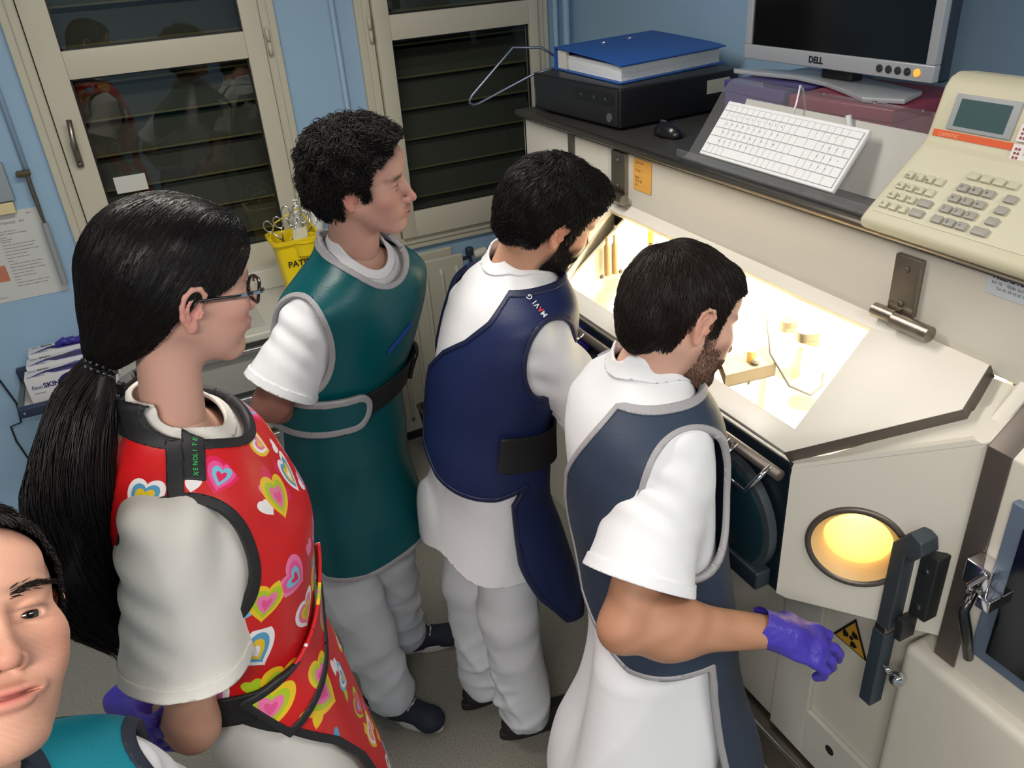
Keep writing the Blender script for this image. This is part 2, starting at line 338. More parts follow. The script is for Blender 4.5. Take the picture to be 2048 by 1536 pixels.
tx = MB(); text(tx, 'MEDISYSTEM', (1.2823, .825, 1.578), (0, -1, 0), (0, 0, 1), .015, .0003, .03); text(tx, 'B.P. 70    78286 GUYANCOURT', (1.2823, .825, 1.568), (0, -1, 0), (0, 0, 1), .007, .0003); text(tx, 'Tel. 01 39 43 67 12', (1.2823, .815, 1.559), (0, -1, 0), (0, 0, 1), .007, .0003)
tx.build('plate_lettering', mat('ink_navy', (28, 40, 90), .5), s1)
# countertop
wt = MB().box(1.268, -.7, 1.585, XR-.002, 2.615, 1.612).build('counter_slab', BLACKTOP, cell, bevel=.004)
MB().tube([(1.266, -.7, 1.602), (1.266, 2.615, 1.602)], .011, 12).build('counter_edge_rail', STEEL, wt, smooth=True)
# second unit (B)
cb = empty('neighbouring_cabinet', (1.45, .2, 0), 'off-white cabinet at the right edge with a dark window and chrome latch', 'lab cabinet')
cv = MB(); cv.prism([(1.19, .662, .13), (1.19, .662, 1.332), (1.275, .662, 1.40), (1.275, .662, .13)], (0, -1.35, 0)); cv.build('body', OFFW, cb, bevel=.005)
sp = MB(); sp.prism([(1.188, .705, .84), (1.188, .705, 1.334), (1.275, .705, 1.404), (1.282, .705, 1.38), (1.22, .705, 1.30), (1.22, .705, .84)], (0, -.045, 0)); sp.build('joint_strip', DSTEEL, cb, bevel=.002)
MB().box(1.172, -.5, .92, 1.190, .632, 1.27).build('window_surround', mat('surround_slate', (92, 106, 124), .4), cb, bevel=.005)
MB().box(1.166, -.46, .95, 1.176, .600, 1.235).build('dark_window', mat('dark_glass', (10, 14, 18), .12), cb)
lt = MB().box(1.150, .618, 1.08, 1.188, .668, 1.13); lt.box(1.135, .60, 1.06, 1.172, .625, 1.085); lt.tube([(1.15, .645, 1.06), (1.13, .64, 1.10), (1.14, .62, 1.135)], .006)
o_ = lt.build('latch', CHROME, cb, bevel=.003)
MB().tube([(1.15, .64, 1.075), (1.125, .635, 1.045), (1.13, .622, 1.0), (1.145, .615, .935)], [.008, .010, .010, .009], 12).build('latch_handle', mat('black_grip', (16, 16, 18), .3, coat=.5), o_, smooth=True)
MB().lathe([(.005, 0), (.004, .004)], (1.188, .645, .905), (-1, 0, 0), 12).build('screw', STEEL, cb)
dd = MB(); dd.box(1.16, -.5, .06, 1.245, .752, .838); dd.build('lower_door', OFFW, cb, bevel=.022, seg=5)
# hinge arm between them
ha = empty('door_hinge_arm', (1.15, .75, .65), 'dark grey hinge arm with a chrome ball knob between the two cabinets', 'hinge arm')
a_ = MB(); a_.prism([(1.118, .792, 1.09), (1.118, .792, .88), (1.118, .762, .88), (1.118, .762, 1.08), (1.118, .745, 1.075), (1.118, .728, 1.10), (1.118, .735, 1.125), (1.118, .760, 1.135)], (.045, .0, 0)); a_.build('upper_arm', DGREY, ha, bevel=.003)
a_ = MB(); a_.box(1.115, .765, .66, 1.15, .795, .868); a_.build('lower_arm', mat('arm_slate', (62, 74, 84), .4, metal=.3), ha, bevel=.003)
a_ = MB(); a_.box(1.117, .767, .865, 1.152, .793, .885); a_.build('collar', STEEL, ha, bevel=.002)
a_ = MB(); a_.box(1.15, .715, .93, 1.185, .752, 1.085); a_.box(1.12, .735, .875, 1.16, .752, .93); a_.build('hinge_block', mat('block_dark', (50, 52, 54), .45, metal=.4), ha, bevel=.003)
a_ = MB(); 
for z in (.955, 1.045): a_.lathe([(.007, 0), (.006, .003)], (1.15, .735, z), (-1, 0, 0), 12)
a_.build('screw', CHROME, ha)
a_ = MB(); a_.tube([(1.13, .77, .777), (1.13, .745, .775)], .006); u = []
a_.lathe([(.016*math.sin(t*math.pi/12)+.0005, -.016*math.cos(t*math.pi/12)) for t in range(13)], (1.13, .728, .773), (0, 1, 0), 24); a_.build('ball_knob', CHROME, ha, smooth=True)
# lower front: frame post, warning sign, sill
lo = MB().box(1.235, 1.02, .13, 1.2495, 1.14, .86); lo.box(1.235, .74, .13, 1.2495, 1.02, .30); lo.build('lower_frame', mat('lower_white', (206, 204, 196), .45), cell, bevel=.003)
MB().lathe([(.014, 0), (.011, .001)], (1.234, .93, .245), (-1, 0, 0), 20).build('frame_hole', BLACK, cell)
sg = MB(); sg.prism([(1.2478, .935, .70), (1.2478, .885, .605), (1.2478, .99, .605)], (-.0012, 0, 0)); so = sg.build('warning_sign', BLACK); tag(so, 'triangular yellow radiation warning sticker on the lower panel behind the gloved hand', 'sign')
sg = MB(); sg.prism([(1.2464, .935, .688), (1.2464, .893, .609), (1.2464, .981, .609)], (-.0006, 0, 0)); sg.build('sign_face', mat('sign_yellow', (214, 160, 50), .5), so)
sg = MB().lathe([(.006, 0), (.006, .0006)], (1.2458, .937, .637), (-1, 0, 0), 14)
for k in range(3):
    a0 = math.radians(90+120*k); p = []
    for rr, da in ((.010, -.5), (.024, -.5), (.026, 0), (.024, .5), (.010, .5)): p.append((1.2455, .937+rr*math.sin(a0+da), .637+rr*math.cos(a0+da)))
    sg.prism(p, (-.0006, 0, 0))
sg.build('sign_trefoil', BLACK, so)
si = MB(); si.box(1.2, -.7, .0, 1.275, 2.07, .115); o_ = si.build('plinth', STEEL, cell, bevel=.004)
MB().tube([(1.205, -.7, .12), (1.205, 2.07, .12)], .006).build('plinth_nosing', CHROME, o_, smooth=True)
# ================================================================ things on the counter
ZT_ = 1.613
pc = empty('desktop_computer', (1.5, 2.35, ZT_), 'black desktop computer lying flat on the cabinet top under the blue binder', 'computer')
A0 = np.array([1.335, 2.075, ZT_+.006]); ux = np.array([-.031, .48, 0]); uy = np.array([.455, .03, 0]); H_ = .112
def Q(a, b, c): return A0+ux*a+uy*b+np.array([0, 0, c])
MB().obox(A0, ux, uy, (0, 0, H_)).build('case', BLACK, pc, bevel=.006)
fr_ = MB().obox(Q(.02, -.012, .004), ux*.96, uy*.03, (0, 0, H_-.008)).build('front_panel', mat('bezel_black', (26, 27, 31), .5), pc, bevel=.004)
MB().obox(Q(.05, -.016, .065), ux*.42, uy*.01, (0, 0, .028)).build('drive_slot', BLACK, fr_)
for k in (.12, .24, .38): MB().obox(Q(k, -.018, .075), ux*.02, uy*.005, (0, 0, .008)).build('port', DGREY, fr_)
MB().lathe([(.013, 0), (.013, .003), (.010, .003)], Q(.09, -.012, .028), -uy, 20).build('power_button', mat('button_ring', (120, 124, 130), .3, metal=.6), fr_)
MB().obox(Q(.955, -.014, .02), ux*.015, uy*.005, (0, 0, .05)).build('case_badge', DSTEEL, fr_)
MB().obox(Q(-.002, .72, .052), ux*.001, uy*.2, (0, 0, .04)).build('licence_sticker', mat('sticker_pale', (186, 190, 176), .5), pc)
for k in range(4): MB().obox(Q(.1+.8*(k % 2), .08+.8*(k//2), -.006), ux*.04, uy*.04, (0, 0, .0065)).build('rubber_foot', BLACK, pc)
# binder on top
bd = empty('ring_binder', (1.6, 2.35, ZT_+H_+.006), 'blue lever arch binder full of white paper on top of the black computer', 'binder')
zb = ZT_+H_+.0075; hb = .066
c0 = np.array([1.375, 2.135, 0.]); ex = np.array([.45, .08, 0]); ey = np.array([.015, .43, 0])
def Bq(a, b, z): return c0+ex*a+ey*b+np.array([0, 0, zb+z])
NB = mat('binder_blue', (34, 88, 168), .5, bump=.1, bscale=300); 
MB().obox(Bq(0, 0, 0), ex, ey, (0, 0, .003)).build('lower_cover', NB, bd)
m_ = MB(); n_ = 12
v = [Bq(0, k/n_, hb-.018+.018*(k/n_)**.6) for k in range(n_+1)]+[Bq(1, k/n_, hb-.018+.018*(k/n_)**.6) for k in range(n_+1)]
m_.add(v+[p+np.array([0, 0, .0035]) for p in v], [(k, k+1, n_+2+k, n_+1+k) for k in range(n_)]+[(26+k+1, 26+k, 26+n_+1+k, 26+n_+2+k) for k in range(n_)]+[(k, 26+k, 27+k, k+1) for k in range(n_)]+[(13+k+1, 39+k+1, 39+k, 13+k) for k in range(n_)]+[(0, 13, 39, 26), (25, 12, 38, 51)])
m_.build('upper_cover', NB, bd, smooth='auto')
MB().obox(Bq(0, .985, 0), ex, ey*.01, (0, 0, hb)).build('spine', NB, bd)
pg = MB()
for k in range(14): pg.obox(Bq(.03+.004*random.random(), .03+.01*random.random(), .004+k*.0031), ex*.93, ey*.78, (0, 0, .0027))
pg.build('paper_stack', mat('paper_white', (222, 226, 228), .8), bd)
MB().obox(Bq(.02, .83, .004), ex*.03, ey*.14, (0, 0, hb-.01)).build('inner_label', mat('cardboard_white', (210, 208, 200), .8), bd)
rg = MB()
for a_ in (.36, .62): MB().lathe([(.0135, 0), (.0135, .002), (.009, .002), (.008, -.0005)], Bq(a_, .80, hb+.002), (0, 0, 1), 20).build('finger_ring', CHROME, bd, smooth='auto')
# wire hanger pinned under the binder
hp = [(1.46, 2.62, 1.742), (1.40, 2.67, 1.79), (1.30, 2.69, 1.80), (1.14, 2.70, 1.665), (1.128, 2.70, 1.65), (1.128, 2.70, 1.64), (1.14, 2.70, 1.632), (1.16, 2.70, 1.634), (1.36, 2.66, 1.71), (1.46, 2.58, 1.738)]
o_ = MB().tube(hp, .0045, 8).build('wire_hanger', mat('hanger_wire', (120, 132, 150), .3, metal=.8), None, smooth=True); tag(o_, 'bent wire coat hanger sticking out from under the binder in front of the window', 'hanger')
# mouse
ms = MB(); prof = [(0.001, 0)]
mo = empty('computer_mouse', (1.40, 1.95, ZT_), 'black computer mouse on the cabinet top beside the clear keyboard tray', 'mouse')
nn = 20; rings = []
for i in range(9):
    t = i/8*math.pi/2; rings.append([(1.405+.030*math.cos(t)**.6*math.cos(a), 1.935+.055*math.cos(t)**.6*math.sin(a), ZT_+.001+.036*math.sin(t)) for a in np.linspace(0, 2*math.pi, nn, endpoint=False)])
ms.add([p for r_ in rings for p in r_], [(i*nn+k, i*nn+(k+1) % nn, (i+1)*nn+(k+1) % nn, (i+1)*nn+k) for i in range(8) for k in range(nn)]+[tuple(range(nn))[::-1]])
ms.build('shell', mat('mouse_black', (24, 24, 28), .25), mo, smooth=True)
MB().box(1.402, 1.945, ZT_+.034, 1.408, 1.97, ZT_+.040).build('scroll_wheel', DGREY, mo, bevel=.002)
# clear acrylic keyboard tray
tr = empty('acrylic_keyboard_tray', (1.33, 1.4, ZT_), 'clear bent acrylic tray holding the white keyboard on the cabinet front edge', 'tray')
ACR = glass_mat('clear_acrylic', (.97, .975, .98), 1.45, .03, .04, (.9, .9, .92))
prof = [(1.262, 1.640), (1.262, 1.624), (1.268, 1.618), (1.285, 1.617), (1.30, 1.628), (1.345, 1.69), (1.40, 1.768), (1.415, 1.782), (1.432, 1.786), (1.452, 1.782)]
pr2 = [(x+.0028, z+.0022) for x, z in prof]; np_ = len(prof); m_ = MB()
v = [(x, y, z) for y in (1.075, 1.70) for x, z in prof+pr2]
f = []
for i in range(np_-1): f += [(i, i+1, 2*np_+i+1, 2*np_+i), (np_+i+1, np_+i, 3*np_+i, 3*np_+i+1), (i+1, i, np_+i, np_+i+1), (2*np_+i, 2*np_+i+1, 3*np_+i+1, 3*np_+i)]
f += [(0, 2*np_, 3*np_, np_), (np_-1, 2*np_-1, 4*np_-1, 3*np_-1)]
m_.add(v, f).build('bent_sheet', ACR, tr)
MB().obox((1.375, 1.085, 1.615), (0, .55, 0), (.045, 0, .135), (.004, 0, -.001)).build('back_board', mat('tray_board_white', (214, 210, 202), .5), tr)
for yy in (1.60, 1.40, 1.26, 1.14): MB().lathe([(.005, 0), (.004, .003)], (1.435, yy, 1.787), (0, 0, 1), 12).build('screw', DSTEEL, tr)
# keyboard
kb = empty('computer_keyboard', (1.30, 1.43, 1.62), 'flat white computer keyboard standing inclined in the clear acrylic tray', 'keyboard')
KWH = mat('keyboard_white', (228, 230, 232), .45); k0 = np.array([1.297, 1.655, 1.634]); ku = np.array([0, -1., 0]); kv = np.array([.60, 0, .80]); kn = np.cross(ku, kv)
MB().obox(k0, ku*.44, kv*.142, -kn*.012).build('base', KWH, kb, bevel=.003)
kl = MB(); rows = [(.008, .020), (.030, .020), (.052, .020), (.074, .020), (.096, .020), (.118, .014)]
unit = .0188; lay = [[1, 1, 1, 1, 6, 1, 1, 1, 1, 1.3, 1.3, 1.3, 1.3, 1, 2, 1.9], [2.2]+[1]*11+[2.6]+[1, 1, 1, 1, 1, 1.2], [1.8]+[1]*12+[2]+[1, 1, 1, 1, 2.2], [1.5]+[1]*12+[1.5, 1.5]+[1, 1, 1, 1, 1], [1]*13+[2]+[1, 1, 1, 1, 1, 1.9], [1.05]*20+[1.9]]
lets = ['', 'QSDF', 'AZER']
nk = 0
for (b_, h_), wd in zip(rows, lay):
    tot = sum(wd); sc = .428/tot; x = .006
    for q in wd:
        if nk < 99:
            MB().obox(k0+ku*(x+.0007)+kv*b_+kn*.0002, ku*(q*sc-.0014), kv*(h_-.0004), kn*.0026).build('key', KWH, kb)
        else: kl.obox(k0+ku*(x+.0007)+kv*b_+kn*.0002, ku*(q*sc-.0014), kv*(h_-.0004), kn*.0026)
        nk += 1; x += q*sc
if kl.v: kl.build('small_keys', KWH, kb)['kind'] = 'stuff'
MB().obox(k0+ku*.005+kv*.007+kn*.0001, ku*.43, kv*.127, kn*.0004).build('key_gaps', mat('key_gap_grey', (182, 186, 194), .6), kb)
kt = MB()
for r_, s_ in ((3, 'A Z E R T Y U I O P'), (2, 'Q S D F G H J K L M'), (1, 'W X C V B N , ; :'), (4, '1 2 3 4 5 6 7 8 9 0')):
    for i, ch in enumerate(s_.split()): text(kt, ch, k0+ku*(.036+.0195*i+.003*(4-r_))+kv*(rows[r_][0]+.009)+kn*.003, ku, kv, .007, .0003)
    for i, ch in enumerate(('7 8 9 +', '4 5 6 +', '1 2 3 -', '/ * -')[3-r_ if r_ < 4 else 3].split()): text(kt, ch, k0+ku*(.352+.0195*i)+kv*(rows[r_][0]+.009)+kn*.003, ku, kv, .007, .0003)
kt.build('key_legends', mat('legend_grey', (120, 122, 132), .6), kb)
o_ = MB().tube([(1.385, 1.44, 1.735), (1.40, 1.445, 1.77), (1.42, 1.46, 1.80), (1.45, 1.48, 1.785), (1.5, 1.5, 1.66)], .0022, 8).build('cable', KWH, kb, smooth=True)
o_ = MB().tube([(1.404, 1.275, 1.70), (1.408, 1.30, 1.76)], .006, 10).build('white_stylus', KWH, None, smooth=True); tag(o_, 'short white stick standing behind the keyboard in the clear tray', 'stylus')
# boxes carrying the monitor
def carton(name, lab, x0, y0, x1, y1, z1, m, rot=0):
    t = empty(name, ((x0+x1)/2, (y0+y1)/2, ZT_), lab, 'box', 'boxes under the monitor')
    mb = MB(); cx, cy = (x0+x1)/2, (y0+y1)/2; hx, hy = (x1-x0)/2, (y1-y0)/2; c, s_ = math.cos(rot), math.sin(rot)
    pts = [(cx+a*hx*c-b*hy*s_, cy+a*hx*s_+b*hy*c, ZT_+.001) for a, b in ((-1, -1), (1, -1), (1, 1), (-1, 1))]
    mb.prism(pts, (0, 0, z1-ZT_-.016)); mb.build('carton', m, t, bevel=.004)
    pts = [(cx+a*(hx+.003)*c-b*(hy+.003)*s_, cy+a*(hx+.003)*s_+b*(hy+.003)*c, z1-.030) for a, b in ((-1, -1), (1, -1), (1, 1), (-1, 1))]
    mb = MB().prism(pts, (0, 0, .030)); mb.build('lid', m, t, bevel=.004)
PURP = mat('carton_purple', (74, 62, 118), .3); RED_ = mat('carton_wine', (128, 46, 66), .35)
carton('cardboard_box', 'dark purple box under the left of the monitor base', 1.52, 1.60, 1.80, 1.84, 1.758, PURP, -.06)
carton('cardboard_box', 'wine red box under the right of the monitor base', 1.50, 1.29, 1.78, 1.57, 1.760, RED_, .10)
# monitor
mn = empty('computer_monitor', (1.64, 1.56, 1.761), 'silver framed flat monitor with a black screen standing on the purple and red boxes', 'monitor')
SIL = mat('monitor_silver', (176, 180, 186), .35, metal=.35)
my0, my1, mz0, mz1, mx = 1.262, 1.866, 1.803, 2.28, 1.60
fm = MB(); t_ = .024
fm.box(mx, my0, mz0, mx+.02, my1, mz0+.036); fm.box(mx, my0, mz1-t_, mx+.02, my1, mz1); fm.box(mx, my0, mz0+.036, mx+.02, my0+t_, mz1-t_); fm.box(mx, my1-t_, mz0+.036, mx+.02, my1, mz1-t_)
bz = fm.build('bezel', SIL, mn, bevel=.003)
MB().box(mx+.006, my0+t_-.002, mz0+.034, mx+.012, my1-t_+.002, mz1-t_+.002).build('screen', mat('screen_black', (6, 7, 10), .12), mn)
MB().box(mx+.018, my0-.004, mz0-.002, mx+.05, my1+.004, mz1).build('back_shell', mat('monitor_back', (30, 40, 54), .4), mn, bevel=.008)
tx = MB(); text(tx, 'DELL', (mx-.0005, 1.625, mz0+.011), (0, -1, 0), (0, 0, 1), .021, .0004, .04); tx.build('brand_lettering', BLACK, bz)
for k in range(5):
    lit = k == 4
    MB().lathe([(.0085, 0), (.0085, .002), (.006, .0022), (.005, .004), (.001, .004)], (mx-.0004, 1.405-k*.0255, mz0+.018), (-1, 0, 0), 18).build('button', mat('power_led_amber', (255, 170, 60), .4, emis=.7) if lit else mat('button_dark', (44, 44, 48), .4), bz, smooth='auto', label='amber lit power button' if lit else None)
stn = MB()
stn.prism([(1.585, 1.885, 1.762), (1.60, 1.905, 1.762), (1.70, 1.72, 1.762), (1.71, 1.56, 1.762), (1.60, 1.56, 1.762), (1.62, 1.68, 1.762)], (0, 0, .011)); stn.prism([(1.71, 1.56, 1.762), (1.60, 1.56, 1.762), (1.56, 1.46, 1.762), (1.52, 1.37, 1.762), (1.56, 1.29, 1.762), (1.66, 1.33, 1.762)], (0, 0, .011)); stn.build('stand_base', SIL, mn, bevel=.003)
MB().box(1.64, 1.52, 1.773, 1.68, 1.62, 1.95).build('stand_neck', BLACK, mn, bevel=.006)
# dose calibrator console
cc = empty('calibrator_console', (1.35, .9, ZT_), 'beige instrument console with keypad and small green-grey display at the right of the cabinet top', 'instrument')
BEI = mat('console_beige', (200, 194, 168), .5, bump=.05, bscale=400); BEK = mat('key_beige', (196, 193, 168), .5); GRK = mat('key_grey', (158, 155, 146), .5)
pf = [(1.226, 1.614), (1.214, 1.624), (1.214, 1.636), (1.222, 1.646), (1.350, 1.757), (1.356, 1.764), (1.380, 1.850), (1.392, 1.866), (1.41, 1.873), (1.455, 1.868), (1.49, 1.84), (1.50, 1.80), (1.50, 1.614)]
cs = MB().prism([(x, 1.062, z) for x, z in pf], (0, -.335, 0)); cs.build('housing', BEI, cc, bevel=.008, seg=4)
kd = np.array([.128, 0, .111]); kd /= np.linalg.norm(kd); kn2 = np.cross((0, -1., 0), kd)
def K(a, b, off=0): return np.array([1.222, 1.062, 1.646])+np.array([0, -1., 0])*a+kd*b+kn2*off   # a across, b up the keypad
MB().obox(K(.014, .008), (0, -.305, 0), kd*.150, kn2*.0012).build('keypad_plate', mat('keypad_beige', (206, 201, 178), .5), cc)
def key(a, b, wd, m, tx_=None): 
    o_ = MB().obox(K(a, b, .001), (0, -wd, 0), kd*.0145, kn2*.006).build('key', m, cc, bevel=.0015, seg=2)
for r_ in range(4):
    for q in range(4):
        if q == 3 and r_ < 2: key(.022+q*.021+.003, .017+r_*.022, .026, GRK)
        else: key(.022+q*.021+r_*.0012, .017+r_*.022+(.003 if r_ == 3 else 0), .015, BEK)
for r_ in range(4):
    for q in range(3): key(.134+q*.024, .017+r_*.023, .019, GRK)
    key(.212 if r_ == 0 else .222, .017+r_*.023, .028 if r_ == 0 else .019, GRK)
for q in range(4): key(.136+q*.024, .112, .018, BEK)
kt = MB()
for r_ in range(4):
    for q in range(3): text(kt, ('1 2 3', '4 5 6', '7 8 9', '. 0 +')[(3-r_+3) % 4 if 0 else (r_-1) % 4].split()[q], K(.139+q*.024, .021+r_*.023, .0075), (0, -1, 0), kd, .008, .0003)
    for q in range(3): text(kt, ('Tc I F', 'Ga In Tl', 'Xe Co Cr', 'Mo Cs Rb')[r_].split()[q], K(.024+q*.021+r_*.0012, .021+r_*.022, .0075), (0, -1, 0), kd, .007, .0003)
kt.build('key_legends', mat('legend_dark', (64, 60, 56), .6), cc)
dd_ = np.array([.024, 0, .086]); dd_ /= np.linalg.norm(dd_); dn = np.cross((0, -1., 0), dd_)
def D(a, b, off=0): return np.array([1.356, 1.062, 1.764])+np.array([0, -1., 0])*a+dd_*b+dn*off
MB().obox(D(.012, .004), (0, -.315, 0), dd_*.012, dn*.0015).build('orange_stripe', mat('stripe_orange', (222, 92, 40), .5), cc)
tx = MB(); text(tx, 'CAPINTEC', D(.024, .006, .0018), (0, -1, 0), dd_, .009, .0002, .02); tx.build('brand_lettering', mat('pale_orange', (240, 160, 120), .5), cc)
o_ = MB().obox(D(.035, .019), (0, -.125, 0), dd_*.062, dn*.0035).build('display_bezel', mat('bezel_grey', (158, 162, 166), .45), cc, bevel=.0015)
MB().obox(D(.048, .026, .003), (0, -.098, 0), dd_*.047, dn*.0012).build('display', mat('lcd_green', (66, 92, 94), .2), o_)
WL = mat('label_white', (232, 228, 226), .6); LR = mat('label_print', (150, 60, 70), .6)
for (a, b, k) in ((.172, .020, 0), (.172, -.012, 1), (.196, .050, 2)):
    l_ = MB().obox(D(a, b, .0035), (0, -.085, 0), dd_*.028, dn*.0006).build('paper_label', WL, None)
    tag(l_, ('white paper label with red print beside the console display, middle one', 'white paper label with red print over the orange stripe of the console', 'blank white paper label high beside the console display')[k], 'label', 'labels on the console')
    if k < 2:
        tm = MB(); text(tm, 'ZONE A', D(a+.028, b+.020, .0043), (0, -1, 0), dd_, .006, .0002); text(tm, 'Poste 4521', D(a+.022, b+.011, .0043), (0, -1, 0), dd_, .005, .0002)
        for i in range(2):
            for j in range(3): tm.obox(D(a+.005+i*.006, b+.004+j*.007, .0042), (0, -.004, 0), dd_*.004, dn*.0004)
        tm.build('label_print', LR, l_)

# ================================================================ inside the lit cabinet
def thing1(mb, name, m, lab, cat, group=None, **k): o = mb.build(name, m, None, **k); tag(o, lab, cat, group); return o
ZF = .887
# steel channel bracket and plate
g = MB(); cA = np.array([1.29, 1.49, 1.04]); cu_ = np.array([.155, -.02, 0]); cw = np.array([.05, .09, 0])
tb = empty('steel_stand', (1.38, 1.5, ZF), 'brushed steel channel stand with a tilted white plate inside the lit cabinet', 'stand')
g.obox(cA, cu_, cw, (0, 0, .003)); g.obox(cA, cu_, cw*.03, (0, 0, .035)); g.obox(cA+cw*.97, cu_, cw*.03, (0, 0, .035)); g.obox(cA+np.array([0, 0, .035]), cu_, cw, (0, 0, .003)); g.build('channel', mat('satin_steel', (112, 102, 90), .6, metal=.3), tb)
MB().obox(cA+cu_*.8+cw*.3-np.array([0, 0, cA[2]-ZF]), cu_*.1, cw*.4, (0, 0, cA[2]-ZF)).build('stand_post', STEEL, tb)
MB().obox((1.31, 1.60, 1.10), (.19, -.02, .0), (.035, .12, .03), (0, 0, .006)).build('white_plate', INW, tb, bevel=.002)
MB().obox((1.47, 1.60, 1.11), (.012, .006, 0), (.10, -.22, -.01), (0, 0, .004)).build('clear_strip', glass_mat('clear_strip_mat', (.97, .96, .9), 1.5, .05, .25, (.95, .93, .85)), tb)
vi = MB().lathe([(.012, 0), (.012, .03), (.006, .034)], (1.40, 1.52, 1.078), (0, 0, 1), 16); o_ = vi.build('vial', mat('vial_amber', (226, 180, 100), .4), None, smooth='auto'); tag(o_, 'small amber stopper above the steel channel in the lit cabinet', 'vial')
vi = MB().lathe([(.004, -.07), (.004, -.012), (.010, -.008), (.011, .012), (.005, .018)], (1.395, 1.50, 1.075), (0, -.25, 1), 16); thing1(vi, 'dropper_bulb', mat('bulb_grey', (96, 92, 84), .3), 'dark grey dropper bulb on the steel channel', 'dropper', smooth='auto')
thing1(MB().tube([(1.72, 1.85, 1.15), (1.60, 1.72, 1.22), (1.50, 1.58, 1.16), (1.44, 1.49, 1.10), (1.45, 1.42, 1.03), (1.50, 1.39, 1.0), (1.55, 1.40, 1.01), (1.575, 1.425, 1.03)], .0035, 8), 'cable', mat('cable_grey', (84, 84, 86), .5), 'grey cable looping over the steel channel to a small plug', 'cable', smooth=True)
GL = glass_mat('flask_glass', (.9, .86, .78), 1.6, .02, .30, (.50, .44, .34))
for i, (x, y, s_) in enumerate(((1.60, 1.50, 1.15), (1.68, 1.66, .9))):
    fk = empty('glass_flask', (x, y, ZF), ('large glass flask with metal cap right of the cable', 'smaller glass flask behind the large one')[i], 'flask', 'flasks in the lit cabinet')
    MB().lathe([(.001, 0), (.042*s_, .002), (.044*s_, .10*s_), (.034*s_, .13*s_), (.026*s_, .15*s_), (.026*s_, .18*s_), (.024*s_, .18*s_)], (x, y, ZF), (0, .05, 1), 28).build('bottle', GL, fk, smooth='auto')
    MB().lathe([(.029*s_, .165*s_), (.029*s_, .20*s_), (.012*s_, .205*s_)], (x, y+.008, ZF), (0, .05, 1), 24).build('cap', STEEL, fk, smooth='auto')
# tall tubes at the back left, latex gauntlet, cardboard sheet, tongs
for i, (x, y) in enumerate(((1.212, 1.955), (1.238, 1.955))):
    thing1(MB().lathe([(.009, 0), (.009, .09), (.004, .10), (.004, .12)], (x, y, 1.23), (0, 0, 1), 14), 'wall_tube', mat('tube_tan', (166, 136, 92), .4), ('left of two tan tubes on the far wall inside the cabinet', 'right of two tan tubes on the far wall inside the cabinet')[i], 'tube', 'tubes on the far inner wall', smooth='auto')
thing1(MB().lathe([(.016, 0), (.017, .10), (.010, .104), (.010, .20), (.003, .205)], (1.36, 1.945, 1.10), (.0, 0, 1), 16), 'syringe_shield', STEEL, 'steel cylinder with a yellow top at the back of the lit cabinet', 'syringe shield', smooth='auto')
thing1(MB().lathe([(.009, 0), (.009, .045)], (1.36, 1.945, 1.306), (.0, 0, 1), 14), 'yellow_plunger', mat('plunger_yellow', (232, 214, 70), .5), 'yellow plunger above the steel cylinder in the cabinet', 'plunger')
gp = [(1.05, 1.60, 1.02), (1.12, 1.66, 1.05), (1.18, 1.74, 1.11), (1.23, 1.82, 1.17), (1.27, 1.88, 1.22), (1.31, 1.92, 1.27)]
thing1(MB().tube(gp, [.10, .075, .05, .040, .034, .026], 24, flat=.7), 'latex_gauntlet', mat('latex_cream', (196, 160, 100), .5, bump=.6, bscale=18), 'crumpled cream latex gauntlet reaching from the front port inside the cabinet', 'glove', smooth=True)
shh = MB().obox((1.075, 1.47, 1.150), (.10, 0, -.03), (0, .36, .0), (0.001, 0, .004)); so = thing1(shh, 'cardboard_sheet', mat('sheet_yellow', (206, 170, 96), .7), 'yellow sheet with small print inside the cabinet near the far lower window edge', 'sheet')
tx = MB(); text(tx, 'CA 8000', (1.125, 1.74, 1.1402), (0, -1, 0), (1, 0, -.3), .020, .0006); text(tx, 'PLOMB', (1.095, 1.78, 1.1492), (0, -1, 0), (1, 0, -.3), .014, .0006); tx.build('sheet_print', mat('print_brown', (150, 110, 60), .7), so)
for i, (x, z) in enumerate(((1.252, 1.365), (1.205, 1.220), (1.272, 1.222), (1.62, 1.36))):
    MB().lathe([(.007, 0), (.005, .004)], (x, 1.975, z), (0, -1, 0), 10).build('lining_screw', DSTEEL, cell)

# ================================================================ left side: bench, bucket, radiator, bin, shelf
be = empty('drawer_trolley', (.25, 3.05, 0), 'grey medical trolley with drawers and a white top below the left window', 'trolley')
LG = mat('trolley_white', (206, 204, 194), .4); GF = mat('drawer_grey', (120, 124, 120), .4)
MB().box(-.04, 2.86, .895, .80, 3.34, .925).build('worktop', LG, be, bevel=.008)
MB().box(-.04, 3.28, .925, .80, 3.34, 1.01).build('back_ledge', LG, be, bevel=.006)
MB().box(-.02, 2.90, .12, .78, 3.33, .895).build('carcass', mat('carcass_grey', (98, 100, 98), .5), be)
for k, (z0, z1) in enumerate(((.70, .86), (.52, .67), (.36, .49))):
    q = MB().box(.0, 2.872, z0, .74, 2.90, z1).build('drawer_front', mat('drawer_pale', (158, 160, 154), .4), be, bevel=.004)
    MB().box(-.02, 2.852, z1-.005, .76, 2.872, z1+.015).build('drawer_rail', mat('aluminium', (190, 192, 194), .3, metal=.8), q, bevel=.004)
bk = empty('perforated_basket', (.40, 2.78, .20), 'open perforated metal basket with beige folded cloth behind the green apron', 'drawer')
